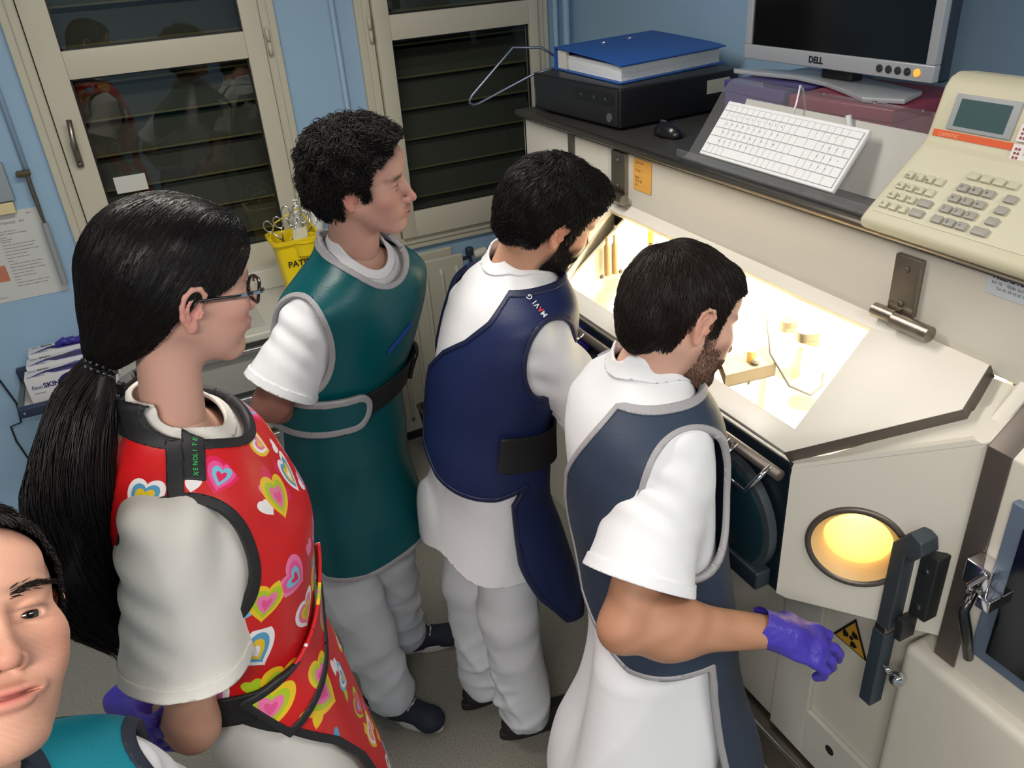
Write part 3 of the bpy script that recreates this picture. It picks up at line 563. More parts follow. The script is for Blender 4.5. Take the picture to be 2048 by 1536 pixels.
def slotpanel(mb, o, u, w, nu, nw, fr_=.35):
    o, u, w = (np.array(q, float) for q in (o, u, w))
    for i in range(nu+1): mb.obox(o+u*(i/nu)-u*(fr_/nu/2), u*(fr_/nu), w, np.cross(u, w)/np.linalg.norm(np.cross(u, w))*.002)
    for j in range(nw+1): mb.obox(o+w*(j/nw)-w*(fr_/nw/2), u, w*(fr_/nw), np.cross(u, w)/np.linalg.norm(np.cross(u, w))*.002)
m_ = MB(); slotpanel(m_, (.10, 2.62, .20), (.46, 0, 0), (0, 0, .13), 14, 3); slotpanel(m_, (.56, 2.62, .20), (0, .24, 0), (0, 0, .13), 7, 3); slotpanel(m_, (.10, 2.62, .20), (0, .24, 0), (0, 0, .13), 7, 3)
m_.box(.10, 2.62, .195, .56, 2.86, .20); m_.build('basket', mat('perforated_steel', (170, 172, 168), .4, metal=.4), bk)
MB().box(.095, 2.612, .328, .565, 2.624, .345).build('rim', STEEL, bk)
cl = MB()
for k in range(5): cl.obox((.13+.08*k, 2.65, .205+.012*(k % 2)), (.10, 0, .05), (.01, .18, .0), (-.03, 0, .07))
thing1(cl, 'folded_cloth', mat('cloth_beige', (176, 152, 112), .8), 'beige folded cloth in the open perforated drawer', 'cloth', bevel=.01)
# yellow bucket
bu = empty('sharps_bucket', (.52, 3.12, .925), 'yellow plastic bucket with scissors and hand lettering on the white trolley top', 'bucket')
YEL = mat('bucket_yellow', (238, 208, 20), .4)
def rrect(cx, cy, hx, hy, r_, z, n=6):
    p = []
    for q, (sx, sy) in enumerate(((1, 1), (-1, 1), (-1, -1), (1, -1))):
        for k in range(n+1):
            a = math.pi/2*(q+k/n); p.append((cx+sx*(hx-r_)+r_*math.cos(a), cy+sy*(hy-r_)+r_*math.sin(a), z))
    return p
def loft(mb, rings, cap0=True, cap1=False):
    n = len(rings[0]); v = [p for r_ in rings for p in r_]
    f = [(i*n+k, i*n+(k+1) % n, (i+1)*n+(k+1) % n, (i+1)*n+k) for i in range(len(rings)-1) for k in range(n)]
    if cap0: f.append(tuple(range(n))[::-1])
    if cap1: f.append(tuple((len(rings)-1)*n+k for k in range(n)))
    return mb.add(v, f)
bx_, by_ = .515, 3.10
m_ = MB(); R_ = [rrect(bx_, by_, .062, .055, .02, .926), rrect(bx_, by_, .084, .072, .025, 1.170), rrect(bx_, by_, .096, .084, .03, 1.175), rrect(bx_, by_, .097, .085, .03, 1.187), rrect(bx_, by_, .084, .072, .025, 1.188), rrect(bx_, by_, .058, .051, .02, .93)]
loft(m_, R_, True, True); m_.build('tub', YEL, bu, smooth='auto')
m_ = MB().lathe([(.045, 1.13), (.048, 1.185), (.055, 1.187), (.055, 1.177), (.05, 1.173), (.044, 1.125)], (.545, 3.045, 0), (0, 0, 1), 24); m_.build('pouring_lip', YEL, bu, smooth='auto')
tx = MB(); text(tx, 'PATIENTS', (.462, 3.0295, 1.085), (1, 0, 0), (0, -.07, 1), .034, .0015, .02); tx.build('hand_lettering', mat('marker_black', (40, 34, 20), .6), bu)
m_ = MB().tube([(.42, 3.10, 1.175), (.46, 3.13, 1.235), (.56, 3.15, 1.27), (.61, 3.10, 1.175)], .003, 8); m_.build('wire_handle', YEL, bu, smooth=True)
def scissors(loc, dr, lab, s_=1):
    t = empty('scissors', loc, lab, 'scissors', 'scissors in the yellow bucket'); loc = np.array(loc); dr = np.array(dr, float); dr /= np.linalg.norm(dr); sd = np.cross(dr, (.3, 1, 0)); sd /= np.linalg.norm(sd)
    for k in (-1, 1):
        c_ = loc+dr*.085*s_+sd*k*.020*s_
        m_ = MB().tube([c_+dr*.024*s_*math.cos(a)+sd*.016*s_*math.sin(a) for a in np.linspace(0, 2*math.pi, 20, endpoint=False)], .0028, 8, closed=True)
        m_.tube([c_-dr*.024*s_, loc+dr*.01, loc-dr*.07-sd*k*.004], [.003, .004, .002], 8)
        m_.build('blade_and_ring', CHROME, t, smooth=True)
scissors((.475, 3.09, 1.165), (-.35, -.1, 1), 'leftmost chrome scissors in the yellow bucket')
scissors((.525, 3.12, 1.18), (.05, .1, 1), 'upright chrome scissors in the middle of the yellow bucket')
scissors((.56, 3.11, 1.155), (.4, .3, 1), 'chrome scissors near the bucket handle')
thing1(MB().obox((.50, 3.03, 1.180), (.055, -.01, .01), (.01, .045, .02), (0, 0, .012)), 'plastic_pouch', glass_mat('pouch_plastic', (.95, .95, .9), 1.5, .1, .45, (.85, .83, .7)), 'clear plastic pouch lying over the front of the yellow bucket', 'pouch', bevel=.004)
thing1(MB().lathe([(.014, 0), (.015, .10), (.012, .13), (.006, .14), (.006, .17), (.014, .172), (.014, .178)], (.545, 3.16, 1.12), (.1, .2, 1), 18), 'wash_bottle', mat('bottle_white', (226, 226, 220), .4), 'slim white plastic bottle with a flanged top in the yellow bucket', 'bottle', smooth='auto')
thing1(MB().lathe([(.024, 0), (.028, .22), (.026, .222)], (.60, 3.18, 1.07), (.32, .3, 1), 24), 'white_tube', MATS['bottle_white'], 'wide white plastic tube leaning beside the yellow bucket', 'tube', smooth='auto')
thing1(MB().obox((-.02, 2.92, .926), (.34, 0, 0), (0, .20, 0), (0, 0, .004)), 'plastic_wrap', glass_mat('wrap_plastic', (.95, .95, .95), 1.5, .12, .3, (.8, .8, .78)), 'crinkled clear plastic wrap on the white trolley top', 'wrap')
# radiator
ra = empty('radiator', (1.05, 3.27, .06), 'beige panel radiator on the wall under the right window', 'radiator')
RB = mat('radiator_cream', (190, 187, 170), .4)
MB().box(.80, 3.255, .07, 1.262, 3.275, .90).build('front_panel', RB, ra, bevel=.008)
MB().box(.80, 3.315, .07, 1.235, 3.335, .92).build('back_panel', RB, ra, bevel=.008)
for k in range(6): MB().tube([(.85+k*.075, 3.258, .13), (.85+k*.075, 3.250, .16), (.85+k*.075, 3.250, .82), (.85+k*.075, 3.258, .85)], .009, 10, flat=.8).build('rib', RB, ra, smooth=True)
MB().box(.82, 3.275, .12, 1.22, 3.315, .86).build('fins', mat('fin_grey', (120, 118, 108), .6), ra)
m_ = MB().tube([(1.255, 3.295, .86), (1.31, 3.295, .86), (1.32, 3.295, .80)], .010, 10); m_.lathe([(.018, 0), (.020, .03), (.016, .035)], (1.31, 3.295, .87), (0, 0, 1), 14); m_.build('valve', mat('valve_dark', (60, 70, 84), .4, metal=.4), ra, smooth='auto')
MB().lathe([(.018, 0), (.022, .02), (.022, .06), (.014, .065)], (1.33, 3.295, .865), (1, 0, .1), 16).build('thermostat_knob', mat('knob_cream', (214, 210, 196), .4), ra, smooth='auto')
# bin
bi = empty('waste_bin', (1.03, 3.05, 0), 'dark brown waste bin on the floor below the radiator', 'bin')
m_ = MB(); loft(m_, [rrect(1.03, 2.95, .10, .11, .02, .003), rrect(1.03, 2.96, .13, .14, .03, .30), rrect(1.03, 2.96, .135, .145, .03, .305), rrect(1.03, 2.96, .12, .13, .03, .305), rrect(1.03, 2.95, .09, .10, .02, .02)], True, True)
m_.build('bin_body', mat('bin_brown', (62, 50, 40), .5), bi, smooth='auto')
# wall shelf with glove boxes
sf = empty('wall_shelf', (-.35, 3.2, .72), 'navy and grey wall shelf holding the glove boxes left of the window', 'shelf')
NAV = mat('shelf_navy', (36, 48, 76), .4)
MB().box(-.555, 3.10, .742, -.02, 3.37, .752).build('tray', mat('shelf_cream', (196, 194, 184), .5), sf)
MB().box(-.575, 3.075, .725, -.02, 3.102, .765).build('front_bar', NAV, sf, bevel=.008)
MB().box(-.575, 3.10, .75, -.558, 3.36, .762).build('side_rail', STEEL, sf)
MB().box(-.58, 3.355, .735, -.02, 3.385, .80).build('rear_bar', NAV, sf, bevel=.006)
MB().lathe([(.006, 0), (.004, .003)], (-.555, 3.075, .745), (0, -1, 0), 12).build('screw', CHROME, sf)
GBW = mat('carton_white', (216, 216, 220), .5); GP = mat('print_violet', (72, 64, 140), .5); GN = mat('print_navy', (30, 30, 96), .5); GR = mat('print_red', (180, 50, 60), .5)
labs = ['white and purple glove box at the front of the wall shelf', 'white and purple glove box with a torn grey opening, middle of the shelf row', 'glove box with a blue glove poking out, rearmost on the wall shelf']
for k in range(3):
    x0, y0, z0 = -.525+.008*k, 3.115+.082*k, .753+(.03 if k else 0)*0; wx, wy, hz = .30, .078, .10+.012*k
    gb = empty('glove_box', (x0+wx/2, y0, z0), labs[k], 'glove box', 'glove boxes on the wall shelf')
    MB().box(x0, y0, z0, x0+wx, y0+wy, z0+hz).build('carton', GBW, gb, bevel=.001)
    m_ = MB(); yf_ = y0-.0006; zt = z0+hz+.0006
    if k == 0:
        m_.prism([(x0+.15+.05*math.cos(a)*(1 if math.cos(a) < 0 else 2.9), yf_, z0+.052+.042*math.sin(a)) for a in np.linspace(0, 2*math.pi, 40, endpoint=False)], (0, .0004, 0)); m_.build('printed_patch', GN, gb)
        tx = MB(); text(tx, 'flexi', (x0+.014, yf_-.0003, z0+.055), (1, 0, 0), (0, 0, 1), .022, .0003); text(tx, 'SKIN', (x0+.053, yf_-.0003, z0+.055), (1, 0, 0), (0, 0, 1), .026, .0003, .035); text(tx, 'Sans latex', (x0+.018, yf_-.0003, z0+.036), (1, 0, 0), (0, 0, 1), .009, .0003); text(tx, 'NITRILE 100', (x0+.085, yf_-.0003, z0+.012), (1, 0, 0), (0, 0, 1), .011, .0003, .02); tx.build('box_lettering', GN, gb)
        tx = MB(); text(tx, 'Sans poudre', (x0+.125, yf_-.0008, z0+.055), (1, 0, 0), (0, 0, 1), .014, .0003, .02); tx.build('white_lettering', GBW, gb)
        MB().lathe([(.016, 0), (.016, .001)], (x0+.235, yf_-.0006, z0+.075), (0, -1, 0), 20).build('red_seal', GR, gb)
    m_ = MB(); m_.prism([(x0+.01, y0+.006, zt), (x0+.075, y0+.028, zt), (x0+.10, y0+.010, zt), (x0+.30, y0+.004, zt), (x0+.30, y0+.066, zt), (x0+.17, y0+.068, zt), (x0+.12, y0+.050, zt), (x0+.07, y0+.046, zt), (x0+.04, y0+.030, zt)], (0, 0, .0004)); m_.build('printed_hand', GP, gb)
    MB().prism([(x0+.125+.065*math.cos(a), y0+.036+.011*math.sin(a), zt+.0006) for a in np.linspace(0, 2*math.pi, 30, endpoint=False)], (0, 0, .0004)).build('opening', mat('opening_navy', (26, 28, 70), .6) if k != 1 else mat('opening_grey', (70, 68, 66), .6), gb)
    tx = MB(); text(tx, 'flexi', (x0+.012, y0+.058, zt+.0002), (1, 0, 0), (0, 1, 0), .016, .0004); text(tx, 'SKIN', (x0+.042, y0+.058, zt+.0002), (1, 0, 0), (0, 1, 0), .018, .0004, .035); text(tx, 'CE', (x0+.008, y0+.005, zt+.0005), (1, 0, 0), (0, 1, 0), .009, .0004); text(tx, 'NITRILE', (x0+.035, y0+.005, zt+.0005), (1, 0, 0), (0, 1, 0), .009, .0004, .02); tx.build('top_lettering', BLACK, gb)
gv = MB(); 
for k in range(5): gv.tube([(-.40+.03*k, 3.315, .86), (-.40+.028*k, 3.31, .885+.006*(k % 2)), (-.38+.03*k, 3.30, .90-.004*k), (-.36+.03*k, 3.295, .885)], [.012, .015, .013, .008], 10)
thing1(gv, 'nitrile_glove', mat('nitrile_blue', (58, 48, 150), .45), 'blue nitrile glove pulled half out of the rear glove box', 'glove', smooth=True)
# paper notice
po = MB().box(-.56, 3.3845, 1.062, -.315, 3.3865, 1.388).build('paper_notice', mat('notice_paper', (206, 208, 206), .7), None); tag(po, 'white printed instruction sheet taped to the blue wall at the left edge', 'notice')
tx = MB(); rows_ = [(1.345, .010, 'PROTOCOLE   18 F'), (1.318, .006, 'Preparation du poste'), (1.308, .006, 'Verifier le materiel et le blindage'), (1.296, .006, 'Identifier'), (1.288, .006, 'la preparation'), (1.28, .006, 'avant usage')]
for i in range(14): rows_.append((1.268-i*.012, .006, ('Controler la pression et noter la valeur', 'Mettre les gants et le tablier plombe', 'Ouvrir la porte puis deposer la seringue', 'Mesurer avec activimetre', 'Nettoyer le plan de travail', 'Fermer')[i % 6]))
for z, s_, t_ in rows_: text(tx, t_, (-.47, 3.3842, z), (1, 0, 0), (0, 0, 1), s_*1.15, .0002)
text(tx, 'version 2', (-.545, 3.3842, 1.078), (1, 0, 0), (0, 0, 1), .008, .0002); text(tx, 'page 1', (-.36, 3.3842, 1.372), (1, 0, 0), (0, 0, 1), .007, .0002)
tx.build('printed_text', mat('print_dark', (58, 56, 60), .7), po)
MB().box(-.555, 3.3838, 1.14, -.485, 3.3844, 1.20).build('printed_photo', mat('print_salmon', (196, 122, 96), .7), po)
# window crank
cr = empty('shutter_crank', (-.31, 3.36, 1.52), 'dark metal shutter crank with a grey handle hanging beside the left window', 'crank')
MB().tube([(-.312, 3.36, 1.525), (-.312, 3.355, 1.44), (-.310, 3.35, 1.33)], [.0075, .0085, .006], 10).build('rod', mat('crank_dark', (92, 88, 84), .5, metal=.4), cr, smooth='auto')
MB().box(-.345, 3.35, 1.505, -.300, 3.386, 1.522).build('joint', mat('brass_dark', (96, 84, 60), .4, metal=.6), cr, bevel=.003)
MB().tube([(-.310, 3.35, 1.335), (-.314, 3.35, 1.10)], .0115, 14).build('handle', mat('crank_grey', (150, 156, 160), .5), cr, smooth='auto')
thing1(MB().box(-.46, 3.35, 1.43, -.375, 3.386, 1.56), 'junction_box', mat('box_grey', (150, 160, 168), .5), 'grey junction box on the wall at the left edge above the notice', 'junction box', bevel=.004)
thing1(MB().box(-.50, 3.355, 1.385, -.385, 3.386, 1.425), 'paper_pad', mat('pad_cream', (222, 206, 160), .6), 'cream pad under the grey junction box at the left edge', 'pad', bevel=.003)
cp = [(-.68, 3.375, .86), (-.644, 3.375, .768), (-.622, 3.375, .66), (-.633, 3.375, .575), (-.672, 3.375, .568), (-.674, 3.375, .50), (-.655, 3.375, .38), (-.60, 3.375, .27), (-.57, 3.375, .22), (-.61, 3.375, .15), (-.60, 3.375, .03)]
thing1(MB().tube(cp, .0035, 8), 'cord', BLACK, 'thin black cord hanging against the blue wall under the shelf', 'cord', smooth=True)
# ================================================================ sculpting toolkit (signed-distance fields -> meshes)
A = np.array
def nrmz(v): v = A(v, float); return v/(np.linalg.norm(v, axis=-1, keepdims=True)+1e-12)
def smin(a, b, k):
    h = np.clip(.5+.5*(b-a)/k, 0, 1); return b+(a-b)*h-k*h*(1-h)
def sd_cone(P, a, b, ra, rb):
    a, b = A(a, np.float32), A(b, np.float32); ba = b-a; pa = P-a; h = np.clip(pa@ba/max(ba@ba, 1e-12), 0, 1)
    return np.linalg.norm(pa-h[..., None]*ba, axis=-1)-(ra+(rb-ra)*h)
def sd_ell(P, c, r, M=None):
    q = P-A(c, np.float32)
    if M is not None: q = q@A(M, np.float32)
    r = A(r, np.float32); k0 = np.linalg.norm(q/r, axis=-1); k1 = np.linalg.norm(q/(r*r), axis=-1)+1e-9
    return k0*(k0-1)/k1
class Field:
    def __init__(s, lo, hi, h, cap=.06):
        s.h = h; s.lo = A(lo, np.float32); s.n = np.ceil((A(hi)-A(lo))/h).astype(int)+1; s.v = np.full(tuple(s.n), cap, np.float32); s.cap = cap
    def box(s, lo, hi, m):
        i0 = np.clip(np.floor((A(lo)-m-s.lo)/s.h).astype(int), 0, s.n); i1 = np.clip(np.ceil((A(hi)+m-s.lo)/s.h).astype(int)+1, 0, s.n)
        if np.any(i1 <= i0): return None, None
        ax = [s.lo[k]+s.h*np.arange(i0[k], i1[k], dtype=np.float32) for k in range(3)]
        return tuple(slice(a, b) for a, b in zip(i0, i1)), np.stack(np.meshgrid(*ax, indexing='ij'), -1)
    def add(s, fn, lo, hi, k=.01):
        sl, P = s.box(lo, hi, s.cap)
        if sl is None: return s
        s.v[sl] = smin(s.v[sl], fn(P), k); return s
    def sub(s, fn, lo, hi, k=.004):
        sl, P = s.box(lo, hi, .02)
        if sl is None: return s
        s.v[sl] = -smin(-s.v[sl], fn(P), k); return s
    def cone(s, a, b, ra, rb, k=.01):
        r = max(ra, rb); return s.add(lambda P: sd_cone(P, a, b, ra, rb), np.minimum(a, b)-r, np.maximum(a, b)+r, k)
    def ell(s, c, r, k=.01, M=None):
        R_ = max(r) if M is not None else A(r); return s.add(lambda P: sd_ell(P, c, r, M), A(c)-R_, A(c)+R_, k)
    def cut(s, c, r, k=.004, M=None):
        R_ = max(r) if M is not None else A(r); return s.sub(lambda P: sd_ell(P, c, r, M), A(c)-R_, A(c)+R_, k)
    def warp(s, fn):     # add a displacement everywhere
        sl, P = s.box(s.lo, s.lo+s.h*s.n, 0); s.v[sl] += fn(P).astype(np.float32); return s
    def sample(s, P):
        q = (P-s.lo)/s.h; q = np.clip(q, 0, A(s.n)-1.001); i = q.astype(int); f = q-i; r = 0
        for a in (0, 1):
            for b in (0, 1):
                for c in (0, 1):
                    w = (f[:, 0] if a else 1-f[:, 0])*(f[:, 1] if b else 1-f[:, 1])*(f[:, 2] if c else 1-f[:, 2])
                    r = r+w*s.v[i[:, 0]+a, i[:, 1]+b, i[:, 2]+c]
        return r
    def grad(s, P):
        e = s.h; g = np.stack([s.sample(P+A(d)*e)-s.sample(P-A(d)*e) for d in ((1, 0, 0), (0, 1, 0), (0, 0, 1))], -1); return nrmz(g)
    def mesh(s, iso=0.0, smooth=1):
        v = s.v-iso; v[0] = v[-1] = .02; v[:, 0] = v[:, -1] = .02; v[:, :, 0] = v[:, :, -1] = .02
        ins = v < 0; nx, ny, nz = v.shape
        c8 = [ins[a:nx-1+a, b:ny-1+b, c:nz-1+c] for a in (0, 1) for b in (0, 1) for c in (0, 1)]
        sm_ = sum(x.astype(np.int8) for x in c8); act = (sm_ > 0) & (sm_ < 8); ii = np.argwhere(act)
        idx = -np.ones(act.shape, np.int32); idx[act] = np.arange(len(ii))
        acc = np.zeros((len(ii), 3)); cnt = np.zeros(len(ii))
        for ax in range(3):
            o = [k for k in range(3) if k != ax]
            for p in (0, 1):
                for q in (0, 1):
                    d0 = [0, 0, 0]; d0[o[0]] = p; d0[o[1]] = q; d1 = list(d0); d1[ax] = 1
                    a = v[tuple((ii+d0).T)]; b = v[tuple((ii+d1).T)]; m = (a < 0) != (b < 0); t = np.where(m, a/(a-b+1e-20), 0)
                    pt = np.tile(A(d0, float), (len(ii), 1)); pt[:, ax] += t; acc += pt*m[:, None]; cnt += m
        V = (ii+acc/cnt[:, None])*s.h+s.lo; F = []
        for ax in range(3):
            o = [(1, 2), (2, 0), (0, 1)][ax]; sl0 = [slice(1, -1)]*3; sl0[ax] = slice(0, -1); sl1 = [slice(1, -1)]*3; sl1[ax] = slice(1, None)
            a = ins[tuple(sl0)]; b = ins[tuple(sl1)]; e = np.argwhere(a != b); 
            base = e.copy(); 
            for k in range(3):
                if k != ax: base[:, k] += 1
            flip = a[tuple(e.T)]
            def cid(du, dw):
                c = base.copy(); c[:, o[0]] -= du; c[:, o[1]] -= dw; return idx[tuple(c.T)]
            q = np.stack([cid(1, 1), cid(0, 1), cid(0, 0), cid(1, 0)], -1); q[~flip] = q[~flip][:, ::-1]; F.append(q)
        F = np.concatenate(F)
        for _ in range(smooth):
            S = np.zeros_like(V); C_ = np.zeros(len(V))
            for k in range(4):
                a, b = F[:, k], F[:, (k+1) % 4]; np.add.at(S, a, V[b]); np.add.at(S, b, V[a]); np.add.at(C_, a, 1); np.add.at(C_, b, 1)
            V = .5*V+.5*S/np.maximum(C_, 1)[:, None]
        return V, F
def tri(F): return np.concatenate([F[:, [0, 1, 2]], F[:, [0, 2, 3]]]) if F.shape[1] == 4 else F
def clip(V, F, fv):
    """keep the side fv>0, cutting triangles exactly"""
    F = tri(A(F)); s = fv > 0; c = s[F].sum(1); keep = F[c == 3]; cr = F[(c > 0) & (c < 3)]
    nv = []; nf = []; cache = {}; n0 = len(V)
    def ed(i, j):
        k = (i, j) if i < j else (j, i)
        if k not in cache: t = fv[k[0]]/(fv[k[0]]-fv[k[1]]); cache[k] = n0+len(nv); nv.append(V[k[0]]*(1-t)+V[k[1]]*t)
        return cache[k]
    for a, b, d in cr.tolist():
        p = [a, b, d]; o = []
        for k in range(3):
            i, j = p[k], p[(k+1) % 3]
            if s[i]: o.append(i)
            if s[i] != s[j]: o.append(ed(i, j))
        for k in range(1, len(o)-1): nf.append((o[0], o[k], o[k+1]))
    V2 = np.concatenate([V, A(nv).reshape(-1, 3)]); F2 = np.concatenate([keep, A(nf, dtype=int).reshape(-1, 3)])
    u, inv = np.unique(F2, return_inverse=True); return V2[u], inv.reshape(F2.shape)
def keepbig(V, F, frac=.04):
    lab = np.arange(len(V))
    for _ in range(400):
        m = lab[F].min(1); new = lab.copy()
        for k in range(3): np.minimum.at(new, F[:, k], m)
        new = new[new]
        if (new == lab).all(): break
        lab = new
    fl = lab[F[:, 0]]; u, c = np.unique(fl, return_counts=True); ok = np.isin(fl, u[c > frac*len(F)]); F = F[ok]; w, inv = np.unique(F, return_inverse=True); return V[w], inv.reshape(F.shape)
def region(V, F, fs):
    for f in fs: V, F = clip(V, F, f(V))
    return V, F
def obj(name, V, F, m, parent=None, solid=0, off=-1, col=None, label=None, origin=None, smooth=True, uv=None):
    me = bpy.data.meshes.new(name); V = np.asarray(V, float); me.from_pydata(V.tolist(), [], np.asarray(F).tolist() if not isinstance(F, list) else F); me.update()
    o = bpy.data.objects.new(name, me); COL.objects.link(o); me.materials.append(m)
    if smooth: me.polygons.foreach_set('use_smooth', [True]*len(me.polygons))
    if parent is not None:
        o.parent = parent; o.matrix_parent_inverse = Matrix.Translation(-Vector(parent.location)) if parent.type == 'EMPTY' else Matrix()
    if col is not None:
        at = me.color_attributes.new('Col', 'FLOAT_COLOR', 'POINT'); at.data.foreach_set('color', np.concatenate([col, np.ones((len(col), 1))], 1).ravel().astype(np.float32))
    if uv is not None:
        ul = me.uv_layers.new(name='UVMap'); li = np.zeros(len(me.loops), int); me.loops.foreach_get('vertex_index', li); ul.data.foreach_set('uv', uv[li].ravel().astype(np.float32))
    if solid:
        md = o.modifiers.new('thickness', 'SOLIDIFY'); md.thickness = solid; md.offset = off
    if label: o['label'] = label
    return o
def folds(P, amp, freq, d=(0, 0, 1), seed=0, warpk=6, dj=.5):
    """cloth folds: rounded ridges running roughly along direction d, fading in and out"""
    r_ = np.random.default_rng(seed); d = nrmz(d); u = nrmz(np.cross(d, (.3, .8, .2))); w = np.cross(d, u); s = 0
    for i in range(4):
        an = r_.uniform(0, 2*math.pi); k = freq*r_.uniform(.5, 1.3); c = math.cos(an)*u+math.sin(an)*w+r_.uniform(-dj, dj)*d; m = r_.normal(size=3)*warpk; m2 = r_.normal(size=3)*warpk*1.4
        ph = P@A(c*k, np.float32)+r_.uniform(0, 6)+1.3*np.sin(P@A(m, np.float32)+r_.uniform(0, 6))
        s = s+((1-np.abs(np.sin(ph*.5)))**1.6-.35)*np.clip(.45+.75*np.sin(P@A(m2, np.float32)+r_.uniform(0, 6)), 0, 1)/(1+i*.25)
    return -amp*s*1.5
def spline(x, y, xs):
    """monotone-ish cubic through points"""
    x = A(x, float); y = A(y, float); m = np.gradient(y, x); xs = np.clip(xs, x[0], x[-1]); i = np.clip(np.searchsorted(x, xs)-1, 0, len(x)-2)
    h = x[i+1]-x[i]; t = (xs-x[i])/h
    return (2*t**3-3*t**2+1)*y[i]+(t**3-2*t**2+t)*h*m[i]+(-2*t**3+3*t**2)*y[i+1]+(t**3-t**2)*h*m[i+1]
class Loft:
    """stack of superelliptic sections (z, cx, cy, half width, half depth) in a yawed frame"""
    def __init__(s, sec, yaw, p=2.3, zc=(None, None)):
        s.sec = A(sorted(sec), float); s.f = A([math.cos(yaw), math.sin(yaw)]); s.l = A([-math.sin(yaw), math.cos(yaw)]); s.p = p
        z = s.sec[:, 0]; s.zz = np.linspace(z[0], z[-1], 300); s.tab = [spline(z, s.sec[:, k], s.zz) for k in range(1, 5)]
        s.lo = A([(s.sec[:, 1]-s.sec[:, 3:].max(1)).min(), (s.sec[:, 2]-s.sec[:, 3:].max(1)).min(), z[0]]); s.hi = A([(s.sec[:, 1]+s.sec[:, 3:].max(1)).max(), (s.sec[:, 2]+s.sec[:, 3:].max(1)).max(), z[-1]])
    def uv(s, P):
        z = P[..., 2]; c = [np.interp(z, s.zz, t).astype(np.float32) for t in s.tab]; dx = P[..., 0]-c[0]; dy = P[..., 1]-c[1]
        return dx*s.l[0]+dy*s.l[1], dx*s.f[0]+dy*s.f[1], c[2], c[3]
    def __call__(s, P, g=0.0):
        u, v, a, b = s.uv(P); a = a+g; b = b+g; k = ((np.abs(u)/a)**s.p+(np.abs(v)/b)**s.p)**(1/s.p)+1e-6
        d = (k-1)*np.sqrt(u*u+v*v)/k if False else (k-1)*np.minimum(a, b)*.5+(k-1)*.5*np.sqrt((u*u+v*v)/(k*k)+1e-9)
        z = P[..., 2]; return np.maximum(d, np.maximum(s.sec[0, 0]-g-z, z-s.sec[-1, 0]-g)).astype(np.float32)
def poly_sd(P2, poly):
    """signed distance to polygon, positive inside"""
    poly = A(poly, float); d = np.full(len(P2), 9.); ins = np.zeros(len(P2), bool)
    for i in range(len(poly)):
        a = poly[i]; b = poly[(i+1) % len(poly)]; e = b-a; w = P2-a; t = np.clip(w@e/(e@e), 0, 1); d = np.minimum(d, np.linalg.norm(w-t[:, None]*e, axis=1))
        c = ((a[1] > P2[:, 1]) != (b[1] > P2[:, 1])); xx = (b[0]-a[0])*(P2[:, 1]-a[1])/(b[1]-a[1]+1e-12)+a[0]; ins ^= c & (P2[:, 0] < xx)
    return np.where(ins, d, -d)
def strands(paths, r0, r1=None, n=3):
    """paths (N, m, 3) -> tapered triangular strands"""
    N_, m, _ = paths.shape; t = np.gradient(paths, axis=1); t = nrmz(t); ref = nrmz(rng.normal(size=(N_, 1, 3))); u = nrmz(np.cross(t, ref)); w = np.cross(t, u)
    prof = np.sin(np.linspace(.35, 1, m)*math.pi)**.7; prof[-1] = .08; rr = (r0*prof)[None, :, None]*np.asarray(rng.uniform(.7, 1.3, size=(N_, 1, 1)))
    V = np.stack([paths+rr*(math.cos(2*math.pi*k/n)*u+math.sin(2*math.pi*k/n)*w) for k in range(n)], 2).reshape(-1, 3)
    base = (np.arange(N_)[:, None, None]*m+np.arange(m-1)[None, :, None])*n+np.arange(n)[None, None, :]; nxt = (np.arange(N_)[:, None, None]*m+np.arange(m-1)[None, :, None])*n+(np.arange(n)+1)[None, None, :] % n
    return V, np.stack([base, nxt, nxt+n, base+n], -1).reshape(-1, 4)
def joinm(parts):
    V = []; F = []; o = 0
    for v, f in parts: V.append(v); F += [tuple(int(i)+o for i in q) for q in f]; o += len(v)
    return np.concatenate(V), F
def fr(yaw): a = math.radians(yaw); return A([math.cos(a), math.sin(a), 0]), A([-math.sin(a), math.cos(a), 0])
def rotm(yaw, pitch, roll=0):
    """columns: forward, left, up.  pitch>0 looks down"""
    y, p, r_ = map(math.radians, (yaw, pitch, roll)); f = A([math.cos(y)*math.cos(p), math.sin(y)*math.cos(p), -math.sin(p)]); l = A([-math.sin(y), math.cos(y), 0]); u = np.cross(f, l)
    return np.stack([f, math.cos(r_)*l+math.sin(r_)*u, -math.sin(r_)*l+math.cos(r_)*u], 1)
# ---------------------------------------------------------------- materials for people
def attr_mat(name, rough=.5, sss=.0, spec=.4, bump=.0, bscale=400, coat=0):
    m = mat(name, (200, 200, 200), rough, 0, spec, bump, bscale, coat=coat, sss=sss); nt = m.node_tree; b = nt.nodes['Principled BSDF']; a = nt.nodes.new('ShaderNodeAttribute'); a.attribute_name = 'Col'
    nt.links.new(a.outputs['Color'], b.inputs['Base Color']); return m
SKIN = attr_mat('skin', .5, .12, .35, .12, 700)
EYEM = attr_mat('eye', .08, 0, .6)
SCRUB = mat('scrub_cotton_white', (228, 229, 233), .8, spec=.2, bump=.12, bscale=500)
TROUS = mat('trouser_cotton_white', (212, 214, 220), .85, spec=.2, bump=.1, bscale=500)
GLOVE = mat('nitrile_violet', (66, 54, 168), .42, bump=.25, bscale=90)
TRIMG = mat('trim_grey', (158, 156, 160), .6)
TRIMB = mat('trim_black', (30, 29, 33), .6)
VELB = mat('strap_black', (18, 18, 21), .6, bump=.3, bscale=500)
def hairm(name, rgb, rough=.42):
    return mat(name, rgb, rough, spec=.22)
